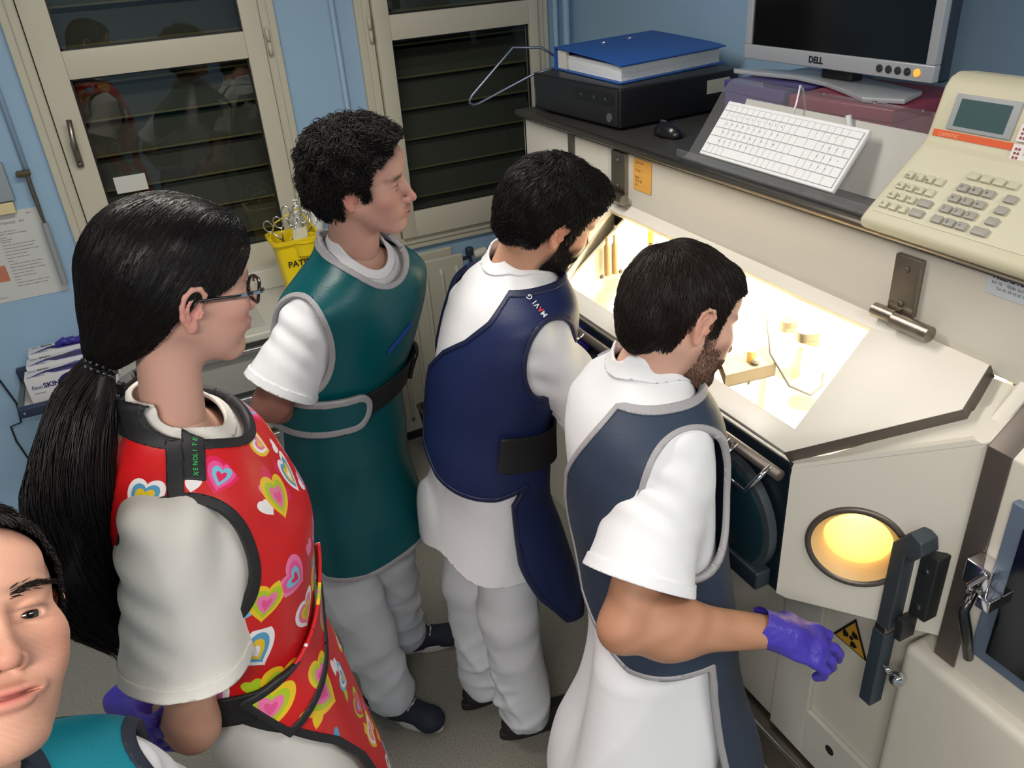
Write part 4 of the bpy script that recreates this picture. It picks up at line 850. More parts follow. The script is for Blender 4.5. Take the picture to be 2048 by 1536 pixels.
# ---------------------------------------------------------------- head
def head(Hc, R, neck, cfg, h=.0026):
    """Hc world centre, R 3x3 columns fwd,left,up, neck = world neck base; returns skin mesh in world + colours"""
    nb = (neck-Hc)@R; g = cfg.get
    F_ = Field((-.135, -.105, -.22), (.145, .105, .15), h, .03)
    F_.ell((-.012, 0, .030), (.100, .076, .088), .01)
    F_.ell((-.035, 0, .005), (.075, .068, .075), .02)
    F_.ell((.030, 0, -.020), (.062, .060, .070), .02)
    jw = g('jaw', 1.0)
    F_.ell((.034, 0, -.060), (.052, .050*jw, .048), .022)
    F_.cone((.0, .052*jw, -.040), (.062, .020, -.096), .016, .016, .025); F_.cone((.0, -.052*jw, -.040), (.062, -.020, -.096), .016, .016, .025)
    F_.ell((.072, 0, -.096), (.020, .024, .019), .018)
    F_.ell((.070, 0, .050), (.026, .050, .034), .02)
    for s in (-1, 1):
        F_.ell((.060, s*.042, -.020), (.022, .022, .022), .026)          # cheekbone
        F_.ell((.074, s*.028, .022), (.015, .024, .008), .012)           # brow
        F_.ell((.062, s*.030, -.052), (.022, .020, .020), .02)           # cheek
        F_.cut((.094, s*.030, .003), (.013, .018, .011), .010)           # socket
        F_.ell((.0735, s*.031, .001), (.0145, .0155, .0145), .003)
        op = g('open', .0042)
        F_.cut((.089, s*.031, .000-g('lid', 0)), (.009, .0125, op), .0012)
    nl_ = g('nose', 1.0)
    F_.cone((.088, 0, .008), (.088+.020*nl_, 0, -.031), .0075, .0095, .009)
    F_.ell((.086+.024*nl_, 0, -.034), (.0095, .0095, .0085), .006)
    for s in (-1, 1): F_.ell((.098, s*.0125, -.037), (.010, .0065, .0075), .005); F_.cut((.103, s*.0065, -.0445), (.005, .0035, .005), .002)
    F_.ell((.083, 0, -.062), (.014, .026, .014), .014)
    F_.ell((.0955, 0, -.0590), (.0085, .022, .0050), .005); F_.ell((.0945, 0, -.0700), (.0085, .019, .0058), .005)
    sm = g('smile', 0)
    if sm:
        for s in (-1, 1): F_.ell((.0895, s*.020, -.0645+.0025*sm), (.008, .012, .0058), .005); F_.cut((.102, s*.018, -.0642+.0012*sm), (.016, .011, .0012), .0015); F_.ell((.070, s*.040, -.040), (.014, .014, .012), .016)
    F_.cut((.108, 0, -.0645), (.012, .025 if not sm else .016, .0012), .002)
    for s in (-1, 1):                                                    # ears
        t = math.radians(-14); ez_ = A([-math.sin(t), 0, math.cos(t)]); yl = nrmz(A([.05, s*1., .0])); yl = nrmz(yl-ez_*np.dot(yl, ez_)); exo = nrmz(np.cross(yl, ez_))*s; MM = np.stack([exo, yl, ez_], 1); c = A([-.006, s*.079, -.004])
        def E_(x_, z_, o_=0): return c+exo*x_+ez_*z_+yl*o_
        F_.ell(E_(-.002, 0, -.002), (.0165, .0035, .029), .003, MM); F_.ell(E_(.004, -.026, .000), (.0085, .0048, .010), .004, MM)
        rim = [E_(.013, .012, -.001), E_(.011, .022, .003), E_(.002, .030, .005), E_(-.009, .028, .006), E_(-.0165, .017, .006), E_(-.0175, .002, .005), E_(-.013, -.013, .004), E_(-.004, -.024, .002)]
        for p_, q_ in zip(rim[:-1], rim[1:]): F_.cone(p_, q_, .0036, .0036, .003)
        ah = [E_(.000, .018, .003), E_(-.008, .010, .004), E_(-.009, -.002, .004), E_(-.003, -.014, .003)]
        for p_, q_ in zip(ah[:-1], ah[1:]): F_.cone(p_, q_, .0026, .0028, .003)
        F_.cone(E_(.012, -.002, .003), E_(.010, -.010, .003), .0034, .0034, .003); F_.cut(E_(.004, -.003, .003), (.006, .005, .010), .002, MM)
    F_.cone((-.022, 0, -.035), nb+A([0, 0, .0]), .055*g('neckw', 1), .060*g('neckw', 1), .03)
    V, F = F_.mesh(smooth=1)
    base = A(lin(g('skin', (196, 150, 130)))); n = len(V); col = np.tile(base, (n, 1)); x, y, z = V.T
    def mix(mask, c, s_=1.0):
        nonlocal col; c = A(lin(c)); col = col*(1-mask[:, None]*s_)+c*mask[:, None]*s_
    ga = lambda cx, cy, cz, sx, sy, sz: np.exp(-((x-cx)/sx)**2-((y-cy)/sy)**2-((z-cz)/sz)**2)
    ay = np.abs(y); ga2 = lambda cx, cy, cz, sx, sy, sz: np.exp(-((x-cx)/sx)**2-((ay-cy)/sy)**2-((z-cz)/sz)**2)
    red = g('red', (196, 116, 100)); mix(ga2(.07, .045, -.03, .03, .022, .022), red, .5); mix(ga(.112, 0, -.034, .014, .014, .014), red, .5); mix(ga2(-.008, .085, -.01, .03, .014, .035), red, .55)
    if g('stubble', 0):
        m = np.clip((-.028-z+(x-.03)*.35)*60, 0, 1)*np.clip((x+.005)*60, 0, 1)*np.clip((z+.125)*80, 0, 1); m *= 1-ga(.092, 0, -.064, .02, .024, .010)
        m2 = ga(.1, 0, -.048, .02, .028, .007); sb = np.clip((x-.012)*90, 0, 1)*np.clip((.048-x)*90, 0, 1)*np.clip((.02-z)*60, 0, 1)*(ay > .045)
        m = np.maximum(np.maximum(m, m2*.8), sb*g('sideb', .6)); m = m*(0.85+.15*np.sin(x*900)*np.sin(z*1000+y*800)); mix(np.clip(m, 0, 1), g('beardc', (60, 44, 38)), g('stubble'))
    mix(ga(.1, 0, -.0645, .022, .022, .0085), g('lips', (172, 92, 88)), .8); mix(ga(.104, 0, -.0645, .02, .021, .0018), (96, 44, 44), .8)
    mix(ga2(.09, .031, .0062, .03, .016, .0022), (50, 36, 32), .75); mix(ga2(.09, .031, -.0045, .03, .014, .0016), (90, 62, 56), .5)
    mix(np.clip(ga2(.085, .031, .0235, .03, .020, .0052)*1.6, 0, 1), g('brow', (44, 32, 27)), g('browk', .85))
    return V@R.T+Hc, F, col, F_
def torso_skin(lf):
    Fd = Field(lf.lo-.03, lf.hi+.03, .012, .04); Fd.add(lambda P: lf(P, -.014), lf.lo, lf.hi, .01); V, F = Fd.mesh(); return V, F
def beard(Hc, R, HF, parent, m, n=2600, L_=.008, r=.00045, side=True, name='beard'):
    c = rng.uniform((-.0, -.075, -.125), (.115, .075, .02), (n*9, 3))
    for _ in range(6): c = c-HF.sample(c)[:, None]*HF.grad(c)
    c = c[np.abs(HF.sample(c)) < .002]; x, y, z = c.T; ay = np.abs(y)
    k = ((z < -.030+(x-.03)*-.32) & (x > .012)) | ((x > .012) & (x < .040) & (z < .012) & (ay > .045)); k &= ~((np.abs(z+.0645) < .0105) & (ay < .028) & (x > .075)); k &= (z > -.122) & ~((ay < .034) & (z > -.046) & (x > .05)); k &= ~((ay > .03) & (x > .058) & (z > -.052))
    k |= (np.abs(z+.0485) < .0055) & (ay < .027) & (x > .08); c = c[k][:n]; G = HF.grad(c); d = nrmz(A([.25, 0, -1])+rng.normal(size=c.shape)*.3); d = nrmz(d-(d*G).sum(1)[:, None]*G+G*.35)
    P = np.stack([c+d*L_*t/3 for t in range(4)], 1); V, F = strands(P, r); return obj(name, V@R.T+Hc, F, m, parent)
def eyes(Hc, R, parent, look=(1, 0, -.15), iris=(70, 46, 30)):
    for s in (-1, 1):
        c = A([.0722, s*.031, .001]); ax = nrmz(look); u = nrmz(np.cross(ax, (0, 0, 1))); w = np.cross(ax, u); V = [c+ax*.0133]; F = []; cl = [lin((10, 8, 8))]; n = 20; th = [6, 14, 15, 31, 33, 45, 70, 100]
        for i, t in enumerate(th):
            t_ = math.radians(t); V += [c+.0133*(math.cos(t_)*ax+math.sin(t_)*(math.cos(a)*u+math.sin(a)*w)) for a in np.linspace(0, 2*math.pi, n, endpoint=False)]
            cl += [lin((10, 8, 8)) if t < 15 else (lin(iris) if t < 32 else lin((186, 176, 170)))]*n
        F += [(0, 1+k, 1+(k+1) % n) for k in range(n)]
        for i in range(len(th)-1): F += [(1+i*n+k, 1+(i+1)*n+k, 1+(i+1)*n+(k+1) % n, 1+i*n+(k+1) % n) for k in range(n)]
        V = A(V)@R.T+Hc; obj('eye', V, F, EYEM, parent, col=A(cl))
HAIRLINE = [(.100, .100), (.082, .076), (.054, .058), (.036, .036), (.032, .010), (.028, -.014), (.016, -.016), (.018, .006), (.010, .024), (-.012, .030), (-.028, .018), (-.034, -.018), (-.042, -.060), (-.075, -.082), (-.16, -.085), (-.16, .17), (.10, .17)]
def hair(Hc, R, parent, m, cfg):
    g = cfg.get; th = g('th', .012); F_ = Field((-.15, -.12, -.14), (.13, .12, .17), .003, .03)
    F_.ell((-.014, 0, .032), (.100+th, .076+th*.8, .090+th), .01); F_.ell((-.035, 0, .005), (.075+th, .069+th*.6, .078+th*.5), .02); F_.ell((.030, 0, -.018), (.060+th*.4, .062+th*.35, .072), .02); F_.ell((.066, 0, .056), (.028+th*.6, .050+th*.3, .034+th*.7), .02)
    for e in g('extra', []): F_.ell(e[0], e[1], e[2] if len(e) > 2 else .015)
    b = g('bump', .002); fr = g('bf', 90)
    F_.warp(lambda P: b*(np.sin(P[..., 0]*fr+2*np.sin(P[..., 2]*fr*.7))*np.sin(P[..., 1]*fr*1.1+1.3*np.sin(P[..., 0]*fr*.6))*.7+.5*np.sin(P[..., 2]*fr*1.6+P[..., 0]*fr*.9)))
    V, F = F_.mesh(smooth=1); poly = g('line', HAIRLINE)
    jit = lambda V: .0025*np.sin(V[:, 1]*420+V[:, 2]*300)+.0018*np.sin(V[:, 2]*900+V[:, 0]*500)
    def fn(V): return poly_sd(V[:, [0, 2]], poly)+jit(V)
    Vc, Fc = clip(V, F, fn(V)); parts = [(Vc@R.T+Hc, Fc)]
    ns = g('n', 2600); L_ = g('len', .035); steps = 6; i = rng.integers(0, len(Vc), ns); P = Vc[i]; crown = A(g('crown', (-.055, .0, .115)))
    tie = g('tie'); wv = A(g('wind', (0, 0, -.25))); path = [P.copy()]; ds = L_*rng.uniform(.6, 1.25, (ns, 1))/steps
    lift = rng.uniform(.0, g('lift', .006), ns); hrz = rng.normal(size=(ns, 3))*g('mess', .25)
    for k in range(steps):
        G = F_.grad(P); d = (nrmz(P-crown) if tie is None else nrmz(A(tie)-P))+wv+hrz; d = d-(d*G).sum(1)[:, None]*G; Pn = P+nrmz(d)*ds; ok = poly_sd(Pn[:, [0, 2]], poly) > -.005; P = np.where(ok[:, None], Pn, P+nrmz(d)*ds*.12)
        f_ = F_.sample(P); tgt = -.001+lift*(k+1)/steps; P = P-np.clip(f_-tgt, -.02, .02)[:, None]*G; path.append(P.copy())
    path = np.stack(path, 1)
    if g('curl', 0):
        t = np.linspace(0, 1, steps+1)[None, :]; ph = rng.uniform(0, 6.28, (ns, 1)); fq = rng.uniform(5, 9, (ns, 1)); G = F_.grad(path[:, 3]); T = nrmz(path[:, -1]-path[:, 0]); S = np.cross(G, T); c = g('curl')*t**.7
        path = path+(c*np.sin(fq*t+ph))[..., None]*S[:, None]+(c*.8*(1+np.cos(fq*t+ph)))[..., None]*G[:, None]
    parts.append((lambda q: (q[0]@R.T+Hc, q[1]))(strands(path, g('sr', .0011)))); V, F = joinm(parts)
    return obj('hair', V, F, m, parent), F_
# ---------------------------------------------------------------- limbs
def hand(Fd, W_, d, pn, side, r=1.0, curl=.5, spread=.1, thumb=(.5, .3)):
    """hand from wrist W_: d = direction of the fingers, pn = palm normal (palm faces pn), side=+1 right hand"""
    d = nrmz(d); pn = nrmz(A(pn)-d*np.dot(pn, d)); t = np.cross(d, pn)*side      # t towards the thumb
    pc_ = W_+d*.045*r; M = np.stack([d, t, pn], 1); Fd.ell(pc_, (.052*r, .040*r, .016*r), .012, M); Fd.ell(W_+d*.075*r, (.020*r, .040*r, .013*r), .01, M); Fd.cone(W_-d*.02, W_+d*.03*r, .025*r, .024*r, .02)
    Fd.ell(W_+d*.03*r+t*.022*r+pn*.008, (.030*r, .016*r, .016*r), .012, M)
    for k, (o, ln) in enumerate(((.031, .070), (.011, .079), (-.010, .073), (-.030, .057))):
        cu = curl[k] if hasattr(curl, '__len__') else curl; base = W_+d*(.082-.006*abs(k-1.2))*r+t*o*r; dd = nrmz(d+t*(1.4-k)*spread*.5); p = base; a = cu*.5; rad = .0098*r
        for j, fr in enumerate((.45, .31, .24)):
            dir_ = math.cos(a)*dd+math.sin(a)*pn; q = p+dir_*ln*fr*r; Fd.cone(p, q, rad, rad*.9, .004); p = q; rad *= .9; a += cu*(1.1, .8, .5)[j]
    p = W_+d*.022*r+t*.030*r; dt = nrmz(d*.75+t*thumb[0]+pn*thumb[1]); q = p+dt*.042*r; Fd.cone(p, q, .0135*r, .0115*r, .012); q2 = q+nrmz(dt+d*.4+pn*.2-t*.1)*.032*r; Fd.cone(q, q2, .0112*r, .0092*r, .004)
def arm_skin(S, E, Wr, hd=None, col=(186, 140, 118), h=.004, fat=1.0):
    S, E, Wr = map(A, (S, E, Wr)); lo = np.minimum(np.minimum(S, E), Wr)-.10; hi = np.maximum(np.maximum(S, E), Wr)+.10; Fd = Field(lo, hi, h, .03)
    Fd.cone(S+(E-S)*.25, E, .046*fat, .042*fat, .01); Fd.cone(S, S+(E-S)*.3, .030, .044*fat, .01); d = Wr-E; Fd.cone(E, E+d*.35, .042*fat, .045*fat, .02); Fd.cone(E+d*.3, Wr, .043*fat, .0265*fat, .03); Fd.ell(E-nrmz(d)*.010+nrmz(E-S)*.012, (.030*fat,)*3, .02)
    Fd.ell(E+d*.25+A([0, 0, -.008]), (.045*fat,)*3, .03)
    if hd: hand(Fd, Wr, **hd)
    V, F = Fd.mesh(smooth=1); n = len(V); c = np.tile(A(lin(col)), (n, 1)); de = np.linalg.norm(V-E, axis=1); m = np.exp(-(de/.045)**2)[:, None]*.35; c = c*(1-m)+A(lin((184, 112, 98)))*m
    c *= (1+.06*np.sin(V[:, :1]*90+3*np.sin(V[:, 2:]*60)))
    return V, F, c
def glove(Wr, d, name, parent, hd, cuff=.05, h=.0028, label=None):
    Wr = A(Wr); d = nrmz(d); Fd = Field(Wr-.26, Wr+.26, .004 if h > .003 else h, .02) if False else Field(np.minimum(Wr-d*cuff, Wr+d*.21)-.10, np.maximum(Wr-d*cuff, Wr+d*.21)+.10, h, .02)
    hand(Fd, Wr, d=d, **hd); Fd.cone(Wr-d*cuff*1.4, Wr+d*.02, .034, .030, .012); Fd.warp(lambda P: folds(P, .0011, 110, d, 5, 30))
    V, F = Fd.mesh(iso=.0012, smooth=1); V, F = clip(V, F, (V-(Wr-d*cuff))@d+.004*np.sin(V[:, 2]*150))
    return obj(name, V, F, GLOVE, parent, label=label)
def foot(An, d, parent, m, laces=True, sole=(196, 192, 184), zs=0.0, L_=.28, name='shoe', hi=False):
    d = nrmz(A([d[0], d[1], 0])); l = A([-d[1], d[0], 0]); B = A([An[0], An[1], zs]); F_ = Field(B-A([.33, .33, .01]), B+A([.33, .33, .16]), .0042, .03); M = np.stack([d, l, A([0, 0, 1.])], 1)
    s = L_/.28; c = B-d*.055*s
    F_.cone(c+d*.005+A([0, 0, .045]), c+d*.09*s+A([0, 0, .042]), .036, .040, .02); F_.cone(c+d*.09*s+A([0, 0, .040]), c+d*.20*s+A([0, 0, .032]), .042, .038, .03); F_.ell(c+d*.215*s+A([0, 0, .028]), (.042*s, .044, .030), .02, M)
    F_.cone(c+d*.03+A([0, 0, .05]), c+d*.03+A([0, 0, .09 if not hi else .11]), .036, .036, .02)
    V, F = F_.mesh(smooth=1); V, F = clip(V, F, V[:, 2]-zs-.018)
    sh = obj(name, V, F, m, parent); so = MB(); pts = []
    for t in np.linspace(0, 2*math.pi, 40, endpoint=False):
        x = math.cos(t); y = math.sin(t); w = .045 if x > 0 else .038; w *= 1-.12*math.exp(-((x+.1)/.35)**2); pts.append(c+d*(.108*s+x*.148*s)+l*y*w*(1 if abs(x) < .9 else 1)+A([0, 0, .001]))
    so.prism(pts, (0, 0, .026)); so.build('sole', mat('sole_%d' % sole[0], sole, .6), sh, bevel=.004)
    if laces:
        lc = MB()
        for k in range(4):
            q = c+d*(.105+.022*k)*s; zz = .088-.006*k; lc.tube([q-l*.026+A([0, 0, zz-.010]), q+A([0, 0, zz])+d*.006, q+l*.026+A([0, 0, zz-.010])], .0028, 6)
            lc.tube([q-l*.024+A([0, 0, zz-.008]), q+d*.02+l*.02+A([0, 0, zz-.010])], .0026, 6)
        q = c+d*.10*s+A([0, 0, .092]); 
        for a in (-1, 1): lc.tube([q, q+l*a*.025+A([0, 0, .012]), q+l*a*.042+d*.012+A([0, 0, -.004]), q+l*a*.02+d*.01-A([0, 0, .0])], .0022, 6); lc.tube([q, q+l*a*.03-d*.02-A([0, 0, .008]), q+l*a*.045-d*.03-A([0, 0, .03])], .002, 6)
        lc.build('laces', mat('lace_white', (214, 210, 204), .7), sh, smooth=True)
    return sh
def trousers(hips, knees, ankles, parent, yaw, wt=1.0, seed=1, zcut=.09, top=None):
    P_ = np.stack([*hips, *knees, *ankles]); Fd = Field(P_.min(0)-.16, P_.max(0)+A([.16, .16, .22]), .0075, .05)
    for H__, K__, A__ in zip(hips, knees, ankles):
        Fd.cone(H__, K__, .082, .080*wt, .02); Fd.cone(K__, A__, .078*wt, .074*wt, .03)
    Fd.cone(hips[0], hips[1], .082, .082, .03); hc = (hips[0]+hips[1])/2; fy, ly = fr(yaw); Fd.ell(hc+A([0, 0, .06]), (.086, .122, .12), .02, np.stack([fy, ly, A([0, 0, 1.])], 1))
    def wr(P):
        z = P[..., 2]; return folds(P, .0075, 26, (0, 0, 1), seed, 4)+folds(P, .006, 40, (1, .3, .35), seed+9, 8)*np.clip((.75-z)*2, .25, 1)+folds(P, .007, 60, (1, .4, .3), seed+5, 12)*np.clip((.5-z)*4, 0, 1)
    Fd.warp(wr); V, F = Fd.mesh(smooth=1); V, F = clip(V, F, V[:, 2]-zcut-.008*np.sin(V[:, 0]*40))
    return obj('trousers', V, F, TROUS, parent, solid=.003)
# ---------------------------------------------------------------- garments
def lofted(sec, yaw_deg, p=2.4): return Loft(sec, math.radians(yaw_deg), p)
def sleeve_f(S, E, L_, V, rad=.125):
    d = nrmz(A(E)-A(S)); q = V-A(S); t = q@d; pr = np.linalg.norm(q-t[:, None]*d, axis=1); f = L_-t+.002*np.sin(pr*60); return np.where((pr < rad) & (t > L_-.10) & (t < L_+.15), f, .05)
def ellf(c, r, M=None): return lambda V: sd_ell(V, c, r, M).astype(float)
def scrub(lf, sleeves, parent, neck, neck_r, neckM, hem, seed=1, extra=(), m=None, famp=1.0, h=.006, cuts=()):
    lo = lf.lo.copy(); hi = lf.hi.copy()
    for S, E, L_, r0, r1 in sleeves: S, E = A(S), A(E); e = S+nrmz(E-S)*(L_+.03); lo = np.minimum(lo, np.minimum(S, e)-r0-.03); hi = np.maximum(hi, np.maximum(S, e)+r0+.03)
    Fd = Field(lo-.05, hi+.05, h, .05); Fd.add(lambda P: lf(P), lf.lo, lf.hi, .02)
    for S, E, L_, r0, r1 in sleeves:
        S, E = A(S), A(E); d = nrmz(E-S); Fd.cone(S, S+d*(L_+.03), r0, r1, .045)
    for e in extra: e(Fd)
    def wr(P):
        z = P[..., 2]; w = folds(P, .0042*min(famp, 1), 24, (0, 0, 1), seed, 5)
        for S, E, L_, r0, r1 in sleeves:
            S, E = A(S, dtype=np.float32), A(E, dtype=np.float32); d = nrmz(E-S).astype(np.float32); q = P-S; t = np.clip((q@d)/L_, 0, 1); pr = np.linalg.norm(q-(q@d)[..., None]*d, axis=-1); near = np.exp(-(np.maximum(pr-r0, 0)/.03)**2)
            w = w+near*(folds(P, .0065*famp, 30, d, seed+3, 6)*(t*.8+.35)+.0035*famp*np.sin((q@d)*70+5*np.sin(P[..., 0]*16+P[..., 2]*9))*(1-t))
        return w
    Fd.warp(wr); V, F = Fd.mesh(smooth=1); M = A(neckM)
    fs = [lambda V: V[:, 2]-hem(V)] + [lambda V, s=s: np.where(lf(V.astype(np.float32)) > .009, sleeve_f(s[0], s[1], s[2], V), .05) for s in sleeves]+list(cuts)
    V, F = keepbig(*region(V, F, fs)); nf = ellf(neck, neck_r, M)
    V1, F1 = keepbig(*clip(V, F, nf(V))); o = obj('scrub_top', V1, F1, m or SCRUB, parent, solid=.0025)
    cv, cf = clip(V, F, nf(V)+.002); cv, cf = clip(cv, cf, .020-nf(cv)); obj('collar', cv, cf, m or SCRUB, o, solid=.005, off=.6)
    # sleeve hems
    for s in sleeves:
        d = nrmz(A(s[1])-A(s[0])); q = V-A(s[0]); t = q@d; pr = np.linalg.norm(q-t[:, None]*d, axis=1); f = np.where((pr < .125) & (t < s[2]+.02) & (lf(V.astype(np.float32)) > .02), t-(s[2]-.022), -.05); hv, hf = clip(V, F, f); hv, hf = keepbig(hv, hf, .3) if len(hf) else (hv, hf)
        if len(hf): obj('sleeve_hem', hv, hf, m or SCRUB, o, solid=.0035, off=.5)
    return o
def apron(lf, g, fs, parent, m, mt, w=.013, zr=None, h=.006, seed=2, name='lead_apron', amp=.003, extra=(), uvr=.17, trim_w=None, k=.03):
    lo, hi = lf.lo-g, lf.hi+g; Fd = Field(lo-.04, hi+.04, h, .05); Fd.add(lambda P: lf(P, g), lo, hi, .02)
    for e in extra: e(Fd)
    Fd.warp(lambda P: folds(P, amp, 11, (0, 0, 1), seed, 3)+folds(P, amp*.5, 22, (1, 0, .6), seed+4, 5)); V, F = Fd.mesh(smooth=2); V, F = region(V, F, fs)
    def uvs(V): u, v, a, b = lf.uv(V); return np.stack([np.arctan2(u, v)*uvr, V[:, 2]], 1)
    mn = lambda V: np.min([f(V) for f in fs], 0)
    V1, F1 = keepbig(*clip(V, F, mn(V)-w*.9)); o = obj(name, V1, F1, m, parent, solid=.007, uv=uvs(V1))
    V2, F2 = clip(V, F, w-mn(V)); obj('apron_trim', V2, F2, mt, o, solid=.012, off=-.6)
    return o, Fd
def sz(lf, r=.17):
    def f(V): u, v, a, b = lf.uv(V); an = np.arctan2(u, v); an = np.where(an > getattr(lf, 'wrap', 9), an-2*math.pi, an); return np.stack([an*r, V[:, 2]], 1)
    return f
def band(lf, g, z0, z1, s0, s1, parent, m, name='belt', solid=.004, slope=0, tilt=None, h=.006, r=.17, rnd=.0):
    Fd = Field([lf.lo[0]-g-.03, lf.lo[1]-g-.03, z0-.1], [lf.hi[0]+g+.03, lf.hi[1]+g+.03, z1+.1], h, .04); Fd.add(lambda P: lf(P, g), lf.lo-g, lf.hi+g, .01); V, F = Fd.mesh(smooth=1)
    q = sz(lf, r); zc = (z0+z1)/2; hh = (z1-z0)/2; sc = (s0+s1)/2; hs = (s1-s0)/2
    def f(V):
        w = q(V); z = w[:, 1]-slope*(w[:, 0]-sc); dx = np.abs(w[:, 0]-sc)-hs+rnd; dz = np.abs(z-zc)-hh+rnd; return rnd-(np.hypot(np.maximum(dx, 0), np.maximum(dz, 0))+np.minimum(np.maximum(dx, dz), 0))
    V, F = clip(V, F, V[:, 2]-(z0-.08)); V, F = clip(V, F, z1+.08-V[:, 2]); V1, F1 = clip(V, F, f(V)); return obj(name, V1, F1, m, parent, solid=solid, off=.5), (V, F, f)
def shift(sec, z=None): return sec
def vinyl(name, rgb, rough=.38): return mat(name, rgb, rough, spec=.35, bump=.08, bscale=260, var=.05, vscale=8)

def fr(yaw): a = math.radians(yaw); return A([math.cos(a), math.sin(a), 0]), A([-math.sin(a), math.cos(a), 0])
NOSKIN = .0


from mathutils.bvhtree import BVHTree
def decal(o, txt, p0, p1, size, mats, name='logo_letter'):
    """letters dropped onto a garment from above between two points, each lying on the cloth"""
    me = o.data; bv = BVHTree.FromPolygons([v.co[:] for v in me.vertices], [p.vertices[:] for p in me.polygons]); p0, p1 = A(p0), A(p1)
    for i, ch in enumerate(txt):
        q = p0+(p1-p0)*(i+.0)/max(len(txt)-1, 1); h = bv.ray_cast(Vector(q), Vector((0, 0, -1)))
        if h[0] is None: continue
        n = A(h[1]); n = n if n[2] > 0 else -n; xd = nrmz((p1-p0)-n*np.dot(p1-p0, n)); yd = np.cross(n, xd); tm = MB(); text(tm, ch, A(h[0])+n*.004, xd, yd, size, .0005, .015)
        tm.build(name, mats[min(i, len(mats)-1)], o)
def person_green():
    t = empty('person', (.40, 1.88, 0), 'standing person with curly black hair in a green apron, hands behind the back', 'person')
    f, l = fr(-62); N = A([.435, 1.825, 1.525])
    sec = [(.90, .325, 1.885, .160, .112), (1.0, .33, 1.88, .162, .112), (1.14, .345, 1.87, .150, .106), (1.28, .385, 1.855, .168, .114), (1.38, .41, 1.84, .178, .112), (1.44, .425, 1.832, .168, .098), (1.485, .432, 1.826, .118, .078), (1.52, .436, 1.824, .070, .062), (1.56, .44, 1.82, .05, .05)]
    lf = lofted(sec, -62); shR = N-.150*l+A([0, 0, -.105]); shL = N+.140*l-f*.03+A([0, 0, -.105])
    elR = A([.165, 1.73, 1.235]); wrR = A([.24, 1.95, 1.13]); elL = shL-l*.0-f*.14+A([0, 0, -.26]); wrL = A([.285, 1.86, 1.105])
    Hc = A([.464, 1.766, 1.688]); R = rotm(-31, 4, 7)
    hv, hf, hc, HF = head(Hc, R, N, dict(skin=(202, 156, 140), red=(202, 122, 110), stubble=.25, beardc=(112, 86, 80), sideb=.2, jaw=1.06, open=.0022, lid=.003, brow=(34, 26, 24), lips=(176, 92, 90)))
    av, af, ac = arm_skin(shR, elR, wrR, col=(150, 104, 90)); bv, bf, bc = arm_skin(shL, elL, wrL)
    tv, tf = torso_skin(lf); V, F = joinm([(hv, hf), (av, af), (bv, bf), (tv, tf)]); obj('body', V, F, SKIN, t, col=np.concatenate([hc, ac, bc, np.tile(hc[:1]*0+A(lin((206, 160, 140))), (len(tv), 1))]))
    eyes(Hc, R, t, look=(1, 0, -.55), iris=(50, 36, 26))
    hair(Hc, R, t, hairm('hair_curly_black', (19, 16, 16), .6), dict(th=.019, bump=.006, bf=75, n=5600, len=.042, curl=.0055, lift=.011, mess=.5, sr=.0013, extra=[((.030, 0, .100), (.05, .056, .030)), ((-.085, 0, -.01), (.04, .06, .06))], wind=(-.35, 0, -.1),
        line=[(.090, .14), (.082, .084), (.060, .066), (.042, .050), (.034, .024), (.034, -.006), (.022, -.010), (.016, .012), (.006, .020), (-.014, .018), (-.026, .0), (-.030, -.040), (-.045, -.078), (-.08, -.092), (-.17, -.09), (-.17, .19), (.105, .19)]))
    tl = lofted([(.66, .34, 1.90, .185, .135), (.80, .33, 1.89, .175, .125)]+[(z, x, y, a+.006, b+.006) for z, x, y, a, b in sec], -62)
    scrub(tl, [(shR-A([0, 0, .010]), elR, .190, .048, .092), (shL, elL, .14, .045, .058)], t, N+A([0, 0, .035])+f*.040, (.092, .062, .074), rotm(-62, 38), lambda V: .76+.02*np.sin(V[:, 0]*20), 3, famp=1.25)
    al = lofted([(.48, .325, 1.865, .205, .160), (.64, .325, 1.865, .198, .156), (.80, .325, 1.87, .185, .140)]+[(z, x, y, a+.016, b+.016) for z, x, y, a, b in sec], -62)
    q = sz(al); GM = vinyl('apron_green', (0, 80, 86), .34)
    fs = [lambda V: poly_sd(q(V), [(-.245, .74), (-.21, .695), (-.12, .675), (.10, .665), (.19, .71), (.235, .79), (.245, .9), (.26, 1.2), (.45, 1.38), (.45, 1.7), (-.60, 1.7), (-.60, 1.38), (-.31, 1.25), (-.285, 1.1), (-.27, .85)]),
          ellf(shR+A([0, 0, -.050])-l*.090, (.096, .085, .135), rotm(-62, 0)), ellf(shL+A([0, 0, -.05])+l*.09, (.09, .07, .13), rotm(-62, 0)), ellf(N+A([0, 0, .03])+f*.040, (.126, .092, .094), rotm(-62, 38))]
    apo, _ = apron(al, .014, fs, t, GM, TRIMG, w=.0125, amp=.0034)
    glove(wrR, A([.6, .2, -.1]), parent=t, name='glove', hd=dict(pn=(0, .2, 1), side=1, curl=.7)); glove(wrL, A([-.66, -.74, .30]), parent=t, name='glove', hd=dict(pn=(-.1, 0, 1), side=-1, curl=.5))
    fl, (bv, bf, ff) = band(al, .026, 1.145, 1.237, -.62, -.045, apo, GM, 'belt_flap', .006, slope=-.13, rnd=.045)
    v1, f1 = clip(bv, bf, ff(bv)+.003); v1, f1 = clip(v1, f1, .012-ff(v1)); obj('flap_trim', v1, f1, TRIMG, fl, solid=.012, off=.5)
    band(al, .022, 1.14, 1.205, -.07, .40, apo, VELB, 'waist_strap', .005, slope=.05, rnd=.005)
    band(al, .028, 1.135, 1.215, .15, .225, apo, BLACK, 'buckle', .012, slope=.05, rnd=.015)
